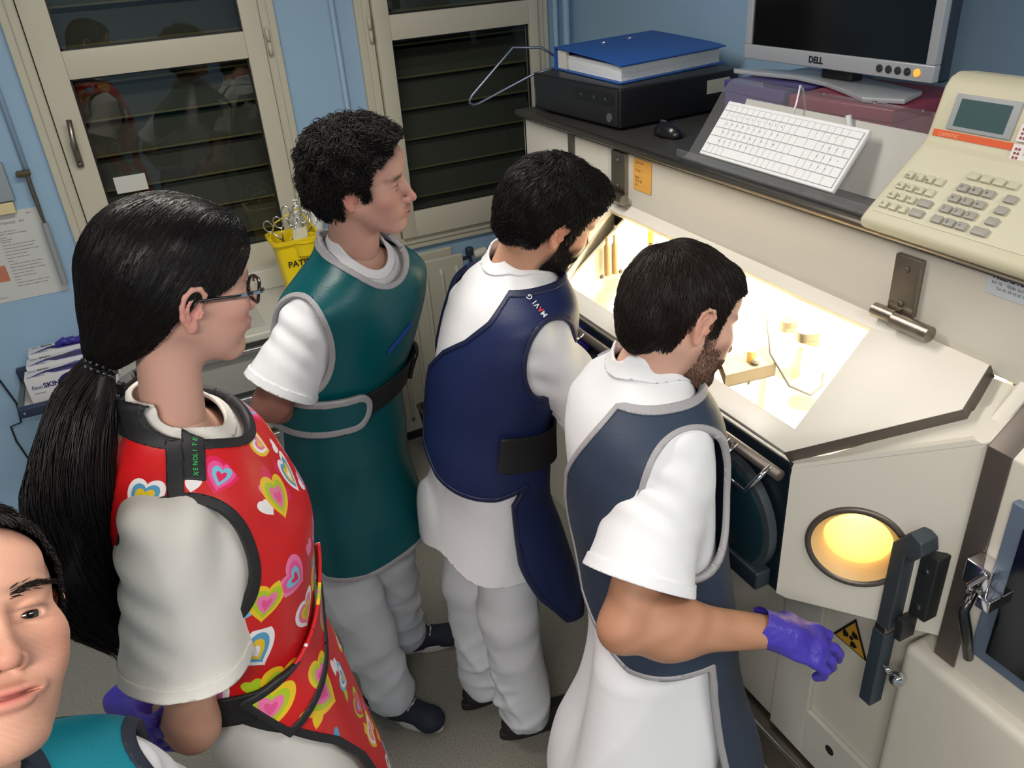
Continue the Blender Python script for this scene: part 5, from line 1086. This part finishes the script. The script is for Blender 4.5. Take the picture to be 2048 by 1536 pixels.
    band(al, .0195, 1.300, 1.316, -.01, .075, apo, mat('pen_mark_blue', (28, 60, 150), .6), 'ink_mark', .001, slope=.55, rnd=.004, h=.004)
    hc_ = A([.325, 1.88, .90]); trousers([hc_-l*.085, hc_+l*.085], [A([.265, 1.83, .50]), A([.41, 1.96, .50])], [A([.31, 1.80, .10]), A([.43, 2.02, .10])], t, -60, seed=4, wt=1.08, zcut=.07)
    NV = mat('shoe_navy_canvas', (28, 34, 50), .75, bump=.2, bscale=600)
    foot(A([.30, 1.825, 0]), (.62, -.78), t, NV); foot(A([.43, 2.045, 0]), (.93, -.30), t, NV)

# ================================================================ person in the navy apron, bending to the window
def person_navy():
    t = empty('person', (.62, 1.62, 0), 'bearded person in a navy apron with black belt, looking into the lit window', 'person')
    f, l = fr(2); N = A([.745, 1.60, 1.465])
    sec = [(.88, .625, 1.61, .155, .120), (1.0, .63, 1.61, .155, .118), (1.12, .645, 1.61, .148, .110), (1.26, .68, 1.605, .165, .116), (1.36, .712, 1.60, .172, .112), (1.42, .728, 1.60, .156, .096), (1.455, .738, 1.602, .115, .078), (1.49, .75, 1.60, .068, .06), (1.53, .76, 1.60, .05, .05)]
    lf = lofted(sec, 2); shR = N-.155*l+A([-.01, 0, -.105]); shL = N+.155*l+A([-.01, 0, -.105]); elR = shR+A([.12, -.05, -.27]); elL = shL+A([.12, .05, -.25]); wrR = A([.93, 1.46, 1.13]); wrL = A([.94, 1.82, 1.15])
    Hc = A([.805, 1.53, 1.60]); R = rotm(-4, 26, 14)
    hv, hf, hc, HF = head(Hc, R, N, dict(skin=(198, 150, 124), stubble=.95, beardc=(30, 23, 22), sideb=1.0, brow=(24, 18, 18)), h=.0028)
    av, af, ac = arm_skin(shR, elR, wrR); bv, bf, bc = arm_skin(shL, elL, wrL); tv, tf = torso_skin(lf); V, F = joinm([(hv, hf), (av, af), (bv, bf), (tv, tf)]); obj('body', V, F, SKIN, t, col=np.concatenate([hc, ac, bc, np.tile(hc[:1]*0+A(lin((206, 160, 140))), (len(tv), 1))]))
    eyes(Hc, R, t, look=(1, 0, -.5))
    hair(Hc, R, t, hairm('hair_black', (20, 17, 17), .45), dict(th=.017, bump=.0025, bf=70, n=5600, len=.036, lift=.008, mess=.35, sr=.0011, crown=(-.05, .0, .11), wind=(-.1, 0, -.3), extra=[((.060, 0, .092), (.045, .052, .030)), ((-.08, 0, -.02), (.04, .055, .06))]))
    beard(Hc, R, HF, t, MATS['hair_black'], 7000, .011, .0004)
    glove(wrR, A([.45, .5, .25]), parent=t, name='glove', hd=dict(pn=(.3, 0, -1), side=1, curl=.9)); glove(wrL, A([.4, -.5, .25]), parent=t, name='glove', hd=dict(pn=(.3, 0, -1), side=-1, curl=.9))
    tl = lofted([(.70, .62, 1.63, .205, .165), (.80, .62, 1.62, .182, .14)]+[(z, x, y, a+.010, b+.010) for z, x, y, a, b in sec], 2)
    def flare(Fd): Fd.ell((.495, 1.715, .80), (.022, .05, .085), .06)
    scrub(tl, [(shR-A([0, 0, .010]), elR, .205, .048, .084), (shL, elL, .20, .052, .080)], t, N+A([.02, 0, .03]), (.085, .066, .064), rotm(2, 30), lambda V: .72+.05*np.clip((.62-V[:, 0])*3, -.3, 1)+.015*np.sin(V[:, 1]*25), 11, extra=[flare], famp=1.5)
    al = lofted([(.42, .655, 1.60, .23, .18), (.60, .64, 1.605, .225, .175), (.78, .615, 1.62, .215, .17)]+[(z, x, y, a+.016, b+.015) for z, x, y, a, b in sec], 2)
    al.wrap = 2.1; q = sz(al); NM = vinyl('apron_navy', (24, 36, 78), .5)
    fs = [lambda V: np.maximum(poly_sd(q(V), [(-.20, 1.0), (-.10, 1.0), (.30, 1.0), (.34, 1.25), (.30, 1.6), (-.355, 1.6), (-.365, 1.47), (-.40, 1.415), (-.455, 1.365), (-.54, 1.315), (-.61, 1.25), (-.65, 1.12), (-.61, 1.05), (-.50, 1.0), (-.32, .98)]),
                               poly_sd(q(V), [(.30, 1.05), (-.22, 1.05), (-.285, .95), (-.28, .80), (-.26, .68), (-.22, .57), (-.16, .52), (-.08, .52), (.20, .55), (.30, .60)])),
          ellf(shR+A([0, -.085, -.050]), (.088, .09, .125)), ellf(shL+A([0, .08, -.04]), (.09, .08, .13)), ellf(N+A([-.02, .03, .01]), (.130, .135, .085), rotm(2, 10)), lambda V: N[2]+.004-V[:, 2]]
    apo, _ = apron(al, .016, fs, t, NM, mat('trim_navy', (18, 28, 64), .55), w=.010, amp=.0022)
    band(al, .026, .985, 1.075, -.32, .30, apo, VELB, 'belt', .006, slope=-.25, rnd=.008)
    decal(apo, 'MAVIG', (.728, 1.4175, 1.6), (.716, 1.457, 1.6), .017, [mat('logo_white', (220, 222, 226), .5)]*1+[mat('logo_red', (220, 60, 46), .5)]+[mat('logo_white', (220, 222, 226), .5)]*3)
    hipc = A([.635, 1.61, .86]); trousers([hipc-l*.085, hipc+l*.085], [A([.625, 1.55, .50]), A([.60, 1.72, .50])], [A([.655, 1.545, .10]), A([.60, 1.715, .10])], t, 0, seed=14, wt=1.12, zcut=.055)
    BS = mat('shoe_black', (24, 23, 24), .6); foot(A([.66, 1.545, 0]), (1, -.12), t, BS, laces=False, sole=(30, 28, 28)); foot(A([.60, 1.715, 0]), (1, .05), t, BS, laces=False, sole=(30, 28, 28))

# ================================================================ person in the slate apron, reaching with a gloved hand
def person_slate():
    t = empty('person', (.75, 1.05, 0), 'person in a slate apron with grey trim, reaching a violet gloved hand to the cabinet', 'person')
    f, l = fr(-12); N = A([.765, 1.105, 1.415])
    sec = [(.82, .745, 1.02, .168, .125), (.95, .74, 1.03, .165, .12), (1.08, .735, 1.05, .158, .115), (1.22, .735, 1.08, .175, .12), (1.31, .742, 1.095, .180, .115), (1.37, .752, 1.102, .160, .098), (1.405, .760, 1.105, .112, .076), (1.44, .768, 1.105, .068, .060), (1.48, .775, 1.102, .052, .052)]
    lf = lofted(sec, -12); shR = N-.140*l+A([-.005, 0, -.085]); shL = N+.145*l+A([0, 0, -.105]); elR = A([.568, .865, 1.09]); wrR = A([.815, .765, 1.035]); elL = shL+A([.12, .04, -.25]); wrL = A([.93, 1.25, 1.10])
    Hc = A([.824, 1.079, 1.525]); R = rotm(-10, 24, -14)
    hv, hf, hc, HF = head(Hc, R, N, dict(skin=(212, 168, 148), red=(214, 140, 124), stubble=.6, beardc=(104, 74, 58), sideb=.5, brow=(52, 38, 30), nose=1.15))
    av, af, ac = arm_skin(shR, elR, wrR, col=(180, 132, 104), h=.0034, fat=1.06); bv, bf, bc = arm_skin(shL, elL, wrL); tv, tf = torso_skin(lf); V, F = joinm([(hv, hf), (av, af), (bv, bf), (tv, tf)]); obj('body', V, F, SKIN, t, col=np.concatenate([hc, ac, bc, np.tile(hc[:1]*0+A(lin((206, 160, 140))), (len(tv), 1))]))
    eyes(Hc, R, t, look=(1, 0, -.45))
    hair(Hc, R, t, hairm('hair_dark_brown', (34, 26, 23), .4), dict(th=.013, bump=.0018, bf=60, n=6800, len=.040, lift=.005, mess=.16, sr=.0010, crown=(-.06, .01, .105), wind=(-.05, 0, -.35), extra=[((.052, 0, .088), (.040, .050, .026)), ((-.08, 0, -.02), (.035, .055, .06))]))
    beard(Hc, R, HF, t, mat('beard_brown', (84, 58, 44), .6), 12000, .0042, .00022)
    tl = lofted([(.38, .64, 1.0, .225, .165), (.50, .66, 1.0, .215, .16), (.66, .72, 1.01, .19, .145)]+[(z, x, y, a+.008, b+.008) for z, x, y, a, b in sec], -12)
    def tail(Fd): Fd.cone((.63, .95, .84), (.565, .90, .42), .07, .115, .05)
    scrub(tl, [(shR-A([0, 0, .010]), elR, .222, .056, .104), (shL, elL, .19, .050, .080)], t, N+A([.02, 0, .04]), (.080, .064, .062), rotm(-12, 20), lambda V: .44+0*V[:, 0], 21, extra=[tail], famp=1.6, h=.0055)
    al = lofted([(.30, .785, .98, .195, .175), (.55, .775, .99, .19, .165), (.72, .755, 1.01, .18, .145)]+[(z, x, y, a+.012, b+.012) for z, x, y, a, b in sec], -12)
    al.wrap = 2.0; q = sz(al); SM = vinyl('apron_slate', (46, 58, 78), .55)
    fs = [lambda V: np.maximum(poly_sd(q(V), [(-.20, .92), (.28, .92), (.30, 1.25), (.26, 1.6), (-.385, 1.6), (-.40, 1.42), (-.45, 1.35), (-.52, 1.26), (-.57, 1.12), (-.54, .99), (-.38, .91)]),
                               poly_sd(q(V), [(.30, 1.0), (-.24, 1.0), (-.235, .8), (-.235, .33), (.30, .33)])),
          ellf(shR+A([.0, -.085, -.060]), (.105, .092, .150)), ellf(shL+A([0, .08, -.04]), (.09, .08, .13)), ellf(N+A([-.01, .03, .02]), (.135, .135, .090), rotm(-12, 10)), lambda V: N[2]+.004-V[:, 2]]
    apron(al, .016, fs, t, SM, TRIMG, w=.010, amp=.0022)
    glove(wrR, A([.78, -.50, -.38]), parent=t, name='glove', hd=dict(pn=(-.15, .45, -.85), side=1, curl=[.7, .45, .6, .75], spread=.16, thumb=(.05, .85), r=1.04), cuff=.035, h=.0026)
    glove(wrL, A([.5, .3, .6]), parent=t, name='glove', hd=dict(pn=(1, 0, -.2), side=-1, curl=.7))
    hipc = A([.73, 1.03, .82]); trousers([hipc-l*.085, hipc+l*.085], [A([.68, .97, .46]), A([.68, 1.12, .46])], [A([.66, .96, .10]), A([.66, 1.13, .10])], t, 0, seed=24, wt=1.1, zcut=.055)
    BS = mat('shoe_black', (24, 23, 24), .6); foot(A([.66, .96, 0]), (1, -.1), t, BS, laces=False, sole=(30, 28, 28)); foot(A([.66, 1.13, 0]), (1, .05), t, BS, laces=False, sole=(30, 28, 28))

# ================================================================ heart-printed vinyl
def hearts_mat():
    m = bpy.data.materials.new('apron_heart_print'); m.use_nodes = True; nt = m.node_tree; b = nt.nodes['Principled BSDF']; b.inputs['Roughness'].default_value = .42; N_ = nt.nodes.new; K_ = nt.links.new
    uv = N_('ShaderNodeUVMap'); uv.uv_map = 'UVMap'
    def math_(op, a, b_=None, c=None):
        n = N_('ShaderNodeMath'); n.operation = op
        for i, q in enumerate((a, b_, c)):
            if q is None: continue
            if isinstance(q, (int, float)): n.inputs[i].default_value = q
            else: K_(q, n.inputs[i])
        return n.outputs[0]
    PAL = [(232, 84, 150), (238, 196, 40), (120, 190, 216), (176, 200, 40), (244, 238, 240), (224, 30, 90), (238, 120, 170), (90, 160, 200)]
    def layer(prev, scale, off, size, rings, dens):
        mp = N_('ShaderNodeMapping'); mp.inputs['Location'].default_value = off; mp.inputs['Scale'].default_value = (scale, scale, scale); K_(uv.outputs[0], mp.inputs[0])
        vo = N_('ShaderNodeTexVoronoi'); vo.voronoi_dimensions = '2D'; vo.inputs['Scale'].default_value = 1; vo.inputs['Randomness'].default_value = .62; K_(mp.outputs[0], vo.inputs['Vector'])
        sb = N_('ShaderNodeVectorMath'); sb.operation = 'SUBTRACT'; K_(mp.outputs[0], sb.inputs[0]); K_(vo.outputs['Position'], sb.inputs[1])
        cs = N_('ShaderNodeSeparateColor'); K_(vo.outputs['Color'], cs.inputs[0])
        ro = N_('ShaderNodeVectorRotate'); ro.rotation_type = 'Z_AXIS'; K_(sb.outputs[0], ro.inputs['Vector']); K_(math_('MULTIPLY_ADD', cs.outputs[0], 1.5, -.75), ro.inputs['Angle'])
        xy = N_('ShaderNodeSeparateXYZ'); K_(ro.outputs[0], xy.inputs[0]); sz_ = math_('MULTIPLY_ADD', cs.outputs[1], size*.45, size*.62)
        ax = math_('DIVIDE', math_('ABSOLUTE', xy.outputs[0]), sz_); yy = math_('DIVIDE', xy.outputs[1], sz_); y2 = math_('SUBTRACT', math_('MULTIPLY_ADD', yy, 1.12, .12), math_('MULTIPLY', math_('POWER', ax, .62), .72))
        h = math_('SQRT', math_('ADD', math_('MULTIPLY', ax, ax), math_('MULTIPLY', y2, y2))); pres = math_('LESS_THAN', cs.outputs[2], dens); cur = prev
        for i, t in enumerate(rings):
            r_ = N_('ShaderNodeValToRGB'); r_.color_ramp.interpolation = 'CONSTANT'; e = r_.color_ramp.elements
            for j in range(8):
                if j < 2: q = e[j]; q.position = j/8
                else: q = e.new(j/8)
                q.color = lin(PAL[j])+(1,)
            K_(math_('FRACT', math_('MULTIPLY_ADD', cs.outputs[2], 7.3, .31*i+.1)), r_.inputs[0])
            mx = N_('ShaderNodeMix'); mx.data_type = 'RGBA'; K_(math_('MULTIPLY', math_('LESS_THAN', h, t), pres), mx.inputs[0])
            if isinstance(cur, tuple): mx.inputs[6].default_value = cur
            else: K_(cur, mx.inputs[6])
            K_(r_.outputs[0], mx.inputs[7]); cur = mx.outputs[2]
        return cur
    c = layer(lin((206, 26, 30))+(1,), 17, (.3, .1, 0), .30, (1.0,), .42); c = layer(c, 9.2, (5.2, 3.1, 0), .44, (1.0, .74, .5, .26), .93)
    K_(c, b.inputs['Base Color']); return m
# ================================================================ person with the ponytail
def person_ponytail():
    t = empty('person', (-.01, 1.17, 0), 'person with long black ponytail and glasses in a red apron printed with hearts', 'person')
    f, l = fr(-15); N = A([-.03, 1.17, 1.555])
    sec = [(.90, -.01, 1.155, .158, .112), (1.0, -.015, 1.158, .150, .104), (1.12, -.025, 1.163, .134, .096), (1.24, -.022, 1.165, .148, .112), (1.33, -.02, 1.168, .158, .122), (1.40, -.025, 1.17, .160, .108), (1.47, -.03, 1.17, .148, .090), (1.515, -.03, 1.17, .105, .070), (1.55, -.03, 1.17, .060, .052), (1.60, -.03, 1.17, .045, .045)]
    lf = lofted(sec, -15); shR = N-.150*l+A([-.01, 0, -.092]); shL = N+.138*l+A([0, 0, -.105]); elR = A([-.130, .985, 1.135]); wrR = A([-.17, 1.19, 1.04]); elL = A([-.10, 1.36, 1.18]); wrL = A([-.215, 1.13, 1.09])
    Hc = A([.022, 1.174, 1.744]); R = rotm(13, 10, 3)
    hv, hf, hc, HF = head(Hc, R, N, dict(skin=(206, 160, 144), red=(206, 124, 116), jaw=.98, neckw=.74, open=.0036, lips=(176, 100, 100), nose=.92, brow=(50, 38, 34)), h=.0024)
    av, af, ac = arm_skin(shR, elR, wrR, fat=.86, col=(176, 136, 116)); bv, bf, bc = arm_skin(shL, elL, wrL, fat=.86); tv, tf = torso_skin(lf); V, F = joinm([(hv, hf), (av, af), (bv, bf), (tv, tf)]); obj('body', V, F, SKIN, t, col=np.concatenate([hc, ac, bc, np.tile(hc[:1]*0+A(lin((206, 160, 140))), (len(tv), 1))]))
    eyes(Hc, R, t, look=(1, 0, -.35)); HB = hairm('hair_long_black', (17, 13, 13), .34)
    tie = A([-.105, .0, -.088]); tw = Hc+R@tie
    ho, _ = hair(Hc, R, t, HB, dict(th=.012, bump=.0006, bf=50, n=7500, len=.09, lift=.0018, mess=.035, sr=.0009, tie=(-.115, 0, -.095), wind=(0, 0, 0), extra=[((.03, 0, .075), (.06, .06, .042)), ((-.085, 0, -.045), (.040, .048, .052), .03), ((-.105, 0, -.080), (.018, .022, .022), .03)],
        line=[(.098, .13), (.093, .085), (.088, .058), (.072, .034), (.046, .020), (.022, .012), (.006, .015), (-.012, .008), (-.027, -.022), (-.050, -.070), (-.085, -.108), (-.12, -.12), (-.18, -.12), (-.18, .19), (.098, .19)]))
    # ponytail bundle
    ctl = [tw, tw+A([-.030, -.02, -.035]), A([-.150, 1.112, 1.595]), A([-.186, 1.08, 1.517]), A([-.205, 1.055, 1.44]), A([-.206, 1.035, 1.365]), A([-.178, 1.02, 1.30])]
    tt = np.linspace(0, 1, len(ctl)); ts = np.linspace(0, 1, 26); C_ = np.stack([spline(tt, [c[k] for c in ctl], ts) for k in range(3)], 1); T = nrmz(np.gradient(C_, axis=0)); side = nrmz(np.cross(T, (0.35, -.9, .1))); up = np.cross(T, side)
    rad = np.interp(ts, [0, .06, .2, .5, .8, 1], [.015, .022, .036, .052, .044, .020]); Fd = Field(C_.min(0)-.09, C_.max(0)+.09, .004, .03)
    for i in range(25): Fd.cone(C_[i], C_[i+1], rad[i]*.62, rad[i+1]*.62, .012)
    Fd.warp(lambda P: folds(P, .006, 70, (.3, .2, 1), 3, 10)); v0, f0 = Fd.mesh(); n = 2600; a = rng.uniform(0, 2*math.pi, n); rr = np.sqrt(rng.uniform(0, 1, n)); end = rng.uniform(.72, 1.08, n); m_ = 12; P = []
    for j in range(m_):
        s_ = np.clip(j/(m_-1)*end, 0, 1.0); ci = s_*25; i0 = np.minimum(ci.astype(int), 24); w = (ci-i0)[:, None]; c = C_[i0]*(1-w)+C_[i0+1]*w; sd = side[i0]; u_ = up[i0]; r_ = np.interp(s_, ts, rad)*rr; aa = a+.5*math.sin(j*.4); over = np.maximum(j/(m_-1)*end-1, 0)[:, None]*.35
        P.append(c+r_[:, None]*(np.cos(aa)[:, None]*sd*1.15+np.sin(aa)[:, None]*u_*.72)+T[25]*over+rng.normal(size=(n, 3))*.0012*(j/m_+.2))
    v1, f1 = strands(np.stack(P, 1), .0012); V, F = joinm([(v0, f0), (v1, f1)]); obj('ponytail', V, F, HB, ho)
    bt = MB(); ax = nrmz(ctl[1]-ctl[0]); u_ = nrmz(np.cross(ax, (0, 0, 1))); w_ = np.cross(ax, u_); cc_ = tw+ax*.012
    for row in (0, 1):
        for k in range(16):
            an = 2*math.pi*(k+.5*row)/16; c = cc_+ax*.008*row+.0215*(math.cos(an)*u_+math.sin(an)*w_); bt.lathe([(.0035*math.sin(q*math.pi/5)+.0002, -.0035*math.cos(q*math.pi/5)) for q in range(6)], c, ax, 8)
    bt.build('beaded_hair_tie', mat('bead_black', (22, 22, 26), .12, coat=1), ho, smooth=True)
    # glasses
    gm = mat('glasses_black', (18, 18, 20), .2, coat=.6); gl = MB()
    def HP(p): return Hc+R@A(p, float)
    lens = MB()
    for s in (-1, 1):
        c = A([.1005, s*.033, -.004]); ring = []
        for q in np.linspace(0, 2*math.pi, 28, endpoint=False):
            cx = np.sign(math.cos(q))*abs(math.cos(q))**.85*.025; cz = np.sign(math.sin(q))*abs(math.sin(q))**.85*.0175; ring.append(HP(c+A([-.006*max(s*cx/.025, 0)**2+cz*.12, cx, cz])))
        gl.tube(ring, .0026, 8, closed=True); lens.add(ring, [tuple(range(28))])
        gl.tube([HP((.100, s*.060, .004)), HP((.094, s*.070, .005)), HP((.050, s*.0785, .006)), HP((.0, s*.083, .008)), HP((-.012, s*.083, -.006))], [.003, .0026, .0022, .002, .002], 8)
    gl.tube([HP((.108, -.009, .0)), HP((.112, 0, .003)), HP((.108, .009, .0))], .0018, 8); go = gl.build('glasses', gm, t, smooth=True); lens.build('lens', glass_mat('lens_glass', (.95, .97, .96), 1.6), go)
    hg = MB()
    for k in range(2): p = HP((.085-.02*k, -.073-.002*k, .006)); hg.box(p[0]-.005, p[1]-.004, p[2]-.002, p[0]+.005, p[1]-.001, p[2]+.002)
    hg.build('temple_ornament', CHROME, go)
    tl = lofted([(.62, .0, 1.14, .19, .14), (.78, -.005, 1.15, .175, .125)]+[(z, x, y, a+.008, b+.008) for z, x, y, a, b in sec], -15)
    SW = mat('scrub_cotton_warm', (226, 222, 216), .8, spec=.2, bump=.12, bscale=500)
    scrub(tl, [(shR-A([0, 0, .008]), elR, .216, .060, .098), (shL, elL, .20, .050, .078)], t, N+A([0, 0, .025])+f*.02, (.072, .058, .060), rotm(-15, 28), lambda V: .66+.015*np.sin(V[:, 0]*25), 31, m=SW, famp=1.5, h=.0055)
    al = lofted([(.40, .02, 1.13, .185, .150), (.60, .01, 1.14, .18, .142), (.78, .0, 1.15, .172, .130)]+[(z, x, y, a+.012, b+.012) for z, x, y, a, b in sec], -15)
    q = sz(al); HM = hearts_mat()
    def uvh(V): u, v, a, b = al.uv(V); return np.stack([np.arctan2(u, v)*.17, V[:, 2]+np.maximum(.165-np.hypot(u, v), 0)*1.0*(V[:, 2] > 1.3)], 1)
    fs = [lambda V: np.maximum(poly_sd(q(V), [(-.9, 1.12), (.9, 1.12), (.9, 1.9), (-.9, 1.9)]), poly_sd(q(V), [(-.36, 1.2), (-.30, 1.10), (-.21, 1.03), (-.14, .93), (-.085, .82), (-.05, .68), (-.03, .50), (.3, .50), (.36, 1.2)])),
          ellf(shR+A([-.012, -.075, -.042]), (.122, .088, .145)), ellf(shL+A([0, .075, -.05]), (.10, .08, .13)), ellf(N+A([0, 0, .02])+f*.022, (.100, .082, .074), rotm(-15, 30))]
    apo, Fd = apron(al, .015, fs, t, HM, TRIMB, w=.0135, amp=.002, h=.0055)
    me = apo.data; co = np.zeros(len(me.vertices)*3); me.vertices.foreach_get('co', co); co = co.reshape(-1, 3); uvv = uvh(co); li = np.zeros(len(me.loops), int); me.loops.foreach_get('vertex_index', li); me.uv_layers[0].data.foreach_set('uv', uvv[li].ravel().astype(np.float32))
    V, F = Fd.mesh(smooth=2); mn = lambda V: np.min([g(V) for g in fs[1:]], 0)
    c1 = lambda V: np.minimum(np.minimum(.011-np.abs((V-N)@f-.012), mn(V)-.002), np.minimum(V[:, 2]-1.44, -(V-N)@l)); v2, f2 = clip(V, F, c1(V)); obj('shoulder_seam', v2, f2, TRIMB, apo, solid=.012, off=-.5)
    c2 = lambda V: np.minimum(np.minimum(.014-np.abs((V-N)@f-.037), V[:, 2]-1.44), .026-np.abs((V-N)@l+.100)); v2, f2 = clip(V, F, c2(V)); lp = obj('brand_patch', v2, f2, TRIMB, apo, solid=.012, off=-.5)
    p0 = N+f*.041-l*.122; p1 = N+f*.041-l*.080; decal(lp, 'XENOLITE', A([p0[0], p0[1], 1.7]), A([p1[0], p1[1], 1.7]), .0085, [mat('logo_green', (40, 190, 90), .5)])
    # belt flap with pointed end
    Fb = Field(al.lo-.05, al.hi+.05, .006, .05); Fb.add(lambda P: al(P, .028), al.lo-.04, al.hi+.04, .02); V, F = Fb.mesh(smooth=1); V, F = clip(V, F, V[:, 2]-.8); V, F = clip(V, F, 1.25-V[:, 2])
    pf_ = lambda V: poly_sd(q(V), [(-.26, 1.13), (-.21, 1.035), (-.08, 1.075), (.07, 1.15), (.10, 1.215), (.06, 1.245), (-.08, 1.185)]); v2, f2 = clip(V, F, pf_(V)-.010); fl = obj('belt_flap', v2, f2, HM, apo, solid=.006, uv=uvh(v2)+A([.03, .013]))
    v2, f2 = clip(V, F, pf_(V)); v2, f2 = clip(v2, f2, .012-pf_(v2)); v2, f2 = clip(v2, f2, 1.15-v2[:, 2]+0*v2[:, 0]); obj('flap_trim', v2, f2, TRIMB, fl, solid=.010, off=-.3)
    band(al, .022, 1.085, 1.14, -.36, -.20, apo, VELB, 'belt', .006, rnd=.003)
    glove(wrL+A([0, -.03, 0]), A([.35, -1, .15]), parent=t, name='glove', hd=dict(pn=(1, .3, .3), side=-1, curl=.9), cuff=.05); glove(wrR, A([.2, 1, .1]), parent=t, name='glove', hd=dict(pn=(1, 0, .2), side=1, curl=.6))
    hp_ = A([.0, 1.15, .84]); trousers([hp_-l*.08, hp_+l*.08], [hp_-l*.08+A([.03, 0, -.4]), hp_+l*.08+A([.03, 0, -.4])], [hp_-l*.09+A([0, 0, -.75]), hp_+l*.09+A([0, 0, -.75])], t, -15, seed=34, zcut=.055)
    WS = mat('shoe_white', (214, 214, 212), .6); foot(hp_-l*.09+A([0, 0, -.84]), f-l*.15, t, WS); foot(hp_+l*.09+A([0, 0, -.84]), f+l*.15, t, WS)
# ================================================================ the photographer
def person_teal():
    t = empty('person', (-.31, .77, 0), 'smiling person in a teal apron facing the camera, cut off at the lower left', 'person')
    f, l = fr(-78); N = A([-.34, .76, 1.39])
    sec = [(z-.08, x-.07, y+.07, a*.93, b) for z, x, y, a, b in [(.95, -.28, .72, .17, .125), (1.10, -.28, .715, .162, .118), (1.26, -.275, .705, .182, .122), (1.34, -.272, .70, .188, .118), (1.40, -.27, .695, .170, .10), (1.435, -.27, .692, .118, .08), (1.47, -.27, .69, .070, .062), (1.51, -.265, .685, .052, .052)]]
    lf = lofted(sec, -78); shR = N-.138*l+A([0, 0, -.115]); shL = N+.138*l+A([0, 0, -.115]); elR = shR-l*.08+A([0, 0, -.28]); elL = shL+l*.06-f*.08+A([0, 0, -.28]); wrR = elR+A([.02, .12, -.22]); wrL = elL+A([-.06, .14, -.20])
    Hc = A([-.247, .728, 1.613]); R = A([[0.4932, 0.8674, 0.066], [-0.6719, 0.3316, 0.6623], [0.5526, -0.371, 0.7464]])
    hv, hf, hc, HF = head(Hc, R, N, dict(skin=(222, 168, 144), red=(220, 130, 112), stubble=.35, beardc=(120, 90, 76), sideb=.3, open=.0042, lips=(196, 96, 96), brow=(70, 52, 44), browk=.6, smile=1.0), h=.0017)
    av, af, ac = arm_skin(shR, elR, wrR, hd=dict(d=(0, .3, -1), pn=(1, 0, 0), side=1, curl=.5)); bv, bf, bc = arm_skin(shL, elL, wrL, hd=dict(d=(0, .3, -1), pn=(-1, 0, 0), side=-1, curl=.5)); tv, tf = torso_skin(lf); V, F = joinm([(hv, hf), (av, af), (bv, bf), (tv, tf)]); obj('body', V, F, SKIN, t, col=np.concatenate([hc, ac, bc, np.tile(hc[:1]*0+A(lin((206, 160, 140))), (len(tv), 1))]))
    lk = nrmz(R.T@(CAM-Hc)+A([0, .12, 0])); eyes(Hc, R, t, look=tuple(lk), iris=(54, 36, 26))
    HB = hairm('hair_black_short', (22, 18, 17), .45); hair(Hc, R, t, HB, dict(th=.009, bump=.001, n=5200, len=.035, lift=.006, mess=.2, sr=.0008, wind=(.1, 0, -.2)))
    # eyebrow hairs
    n = 240
    for s in (-1, 1):
        a = rng.uniform(0, 1, n//2); b_ = rng.normal(size=n//2)*.0026*(1-.5*a); x = .098-.018*a**1.5; y = s*(.014+.040*a); z = .0200+.0065*np.sin(a*2.2)+b_
        p0 = np.stack([x, y, z], 1)
        for _ in range(4): p0 = p0-(HF.sample(p0)-.0002)[:, None]*HF.grad(p0)
        d_ = nrmz(np.stack([-.3*np.ones(n//2), s*np.ones(n//2), .35-.5*a+rng.normal(size=n//2)*.2], 1)); v, fc = strands(np.stack([p0+d_*.0095*k/3+A([.0016*math.sin(k), 0, 0]) for k in range(4)], 1), .00045); obj('eyebrow', v@R.T+Hc, fc, HB, t)
    tl = lofted([(.70, -.315, .79, .19, .14)]+[(z, x, y, a+.008, b+.008) for z, x, y, a, b in sec], -78)
    scrub(tl, [(shR, elR, .20, .052, .084), (shL, elL, .20, .052, .084)], t, N+A([0, 0, .03])+f*.03, (.080, .062, .062), rotm(-78, 30), lambda V: .72+0*V[:, 0], 41)
    al = lofted([(.50, -.315, .77, .20, .16)]+[(z, x, y, a+.012, b+.012) for z, x, y, a, b in sec], -78); TM = vinyl('apron_teal', (0, 116, 134), .4)
    fs = [lambda V: np.minimum(V[:, 2]-.55, poly_sd(sz(al)(V), [(-.26, .3), (.26, .3), (.27, 1.2), (.45, 1.34), (.45, 1.7), (-.45, 1.7), (-.45, 1.34), (-.27, 1.2)])), ellf(shR-l*.085+A([0, 0, -.05]), (.09, .08, .13), rotm(-78, 0)), ellf(shL+l*.085+A([0, 0, -.05]), (.09, .08, .13), rotm(-78, 0)), ellf(N+A([0, 0, .02])+f*.03, (.100, .078, .074), rotm(-78, 30))]
    apron(al, .015, fs, t, TM, mat('trim_dark_navy', (20, 30, 48), .6), w=.016)
    hp_ = A([-.315, .79, .86]); trousers([hp_-l*.08, hp_+l*.08], [hp_-l*.08+A([0, 0, -.4]), hp_+l*.08+A([0, 0, -.4])], [hp_-l*.09+A([0, 0, -.77]), hp_+l*.09+A([0, 0, -.77])], t, -78, seed=44, zcut=.055)
    BS = mat('shoe_black', (24, 23, 24), .6); foot(hp_-l*.09+A([0, 0, -.86]), f, t, BS, laces=False, sole=(30, 28, 28)); foot(hp_+l*.09+A([0, 0, -.86]), f, t, BS, laces=False, sole=(30, 28, 28))
person_green(); person_navy(); person_slate(); person_ponytail(); person_teal()
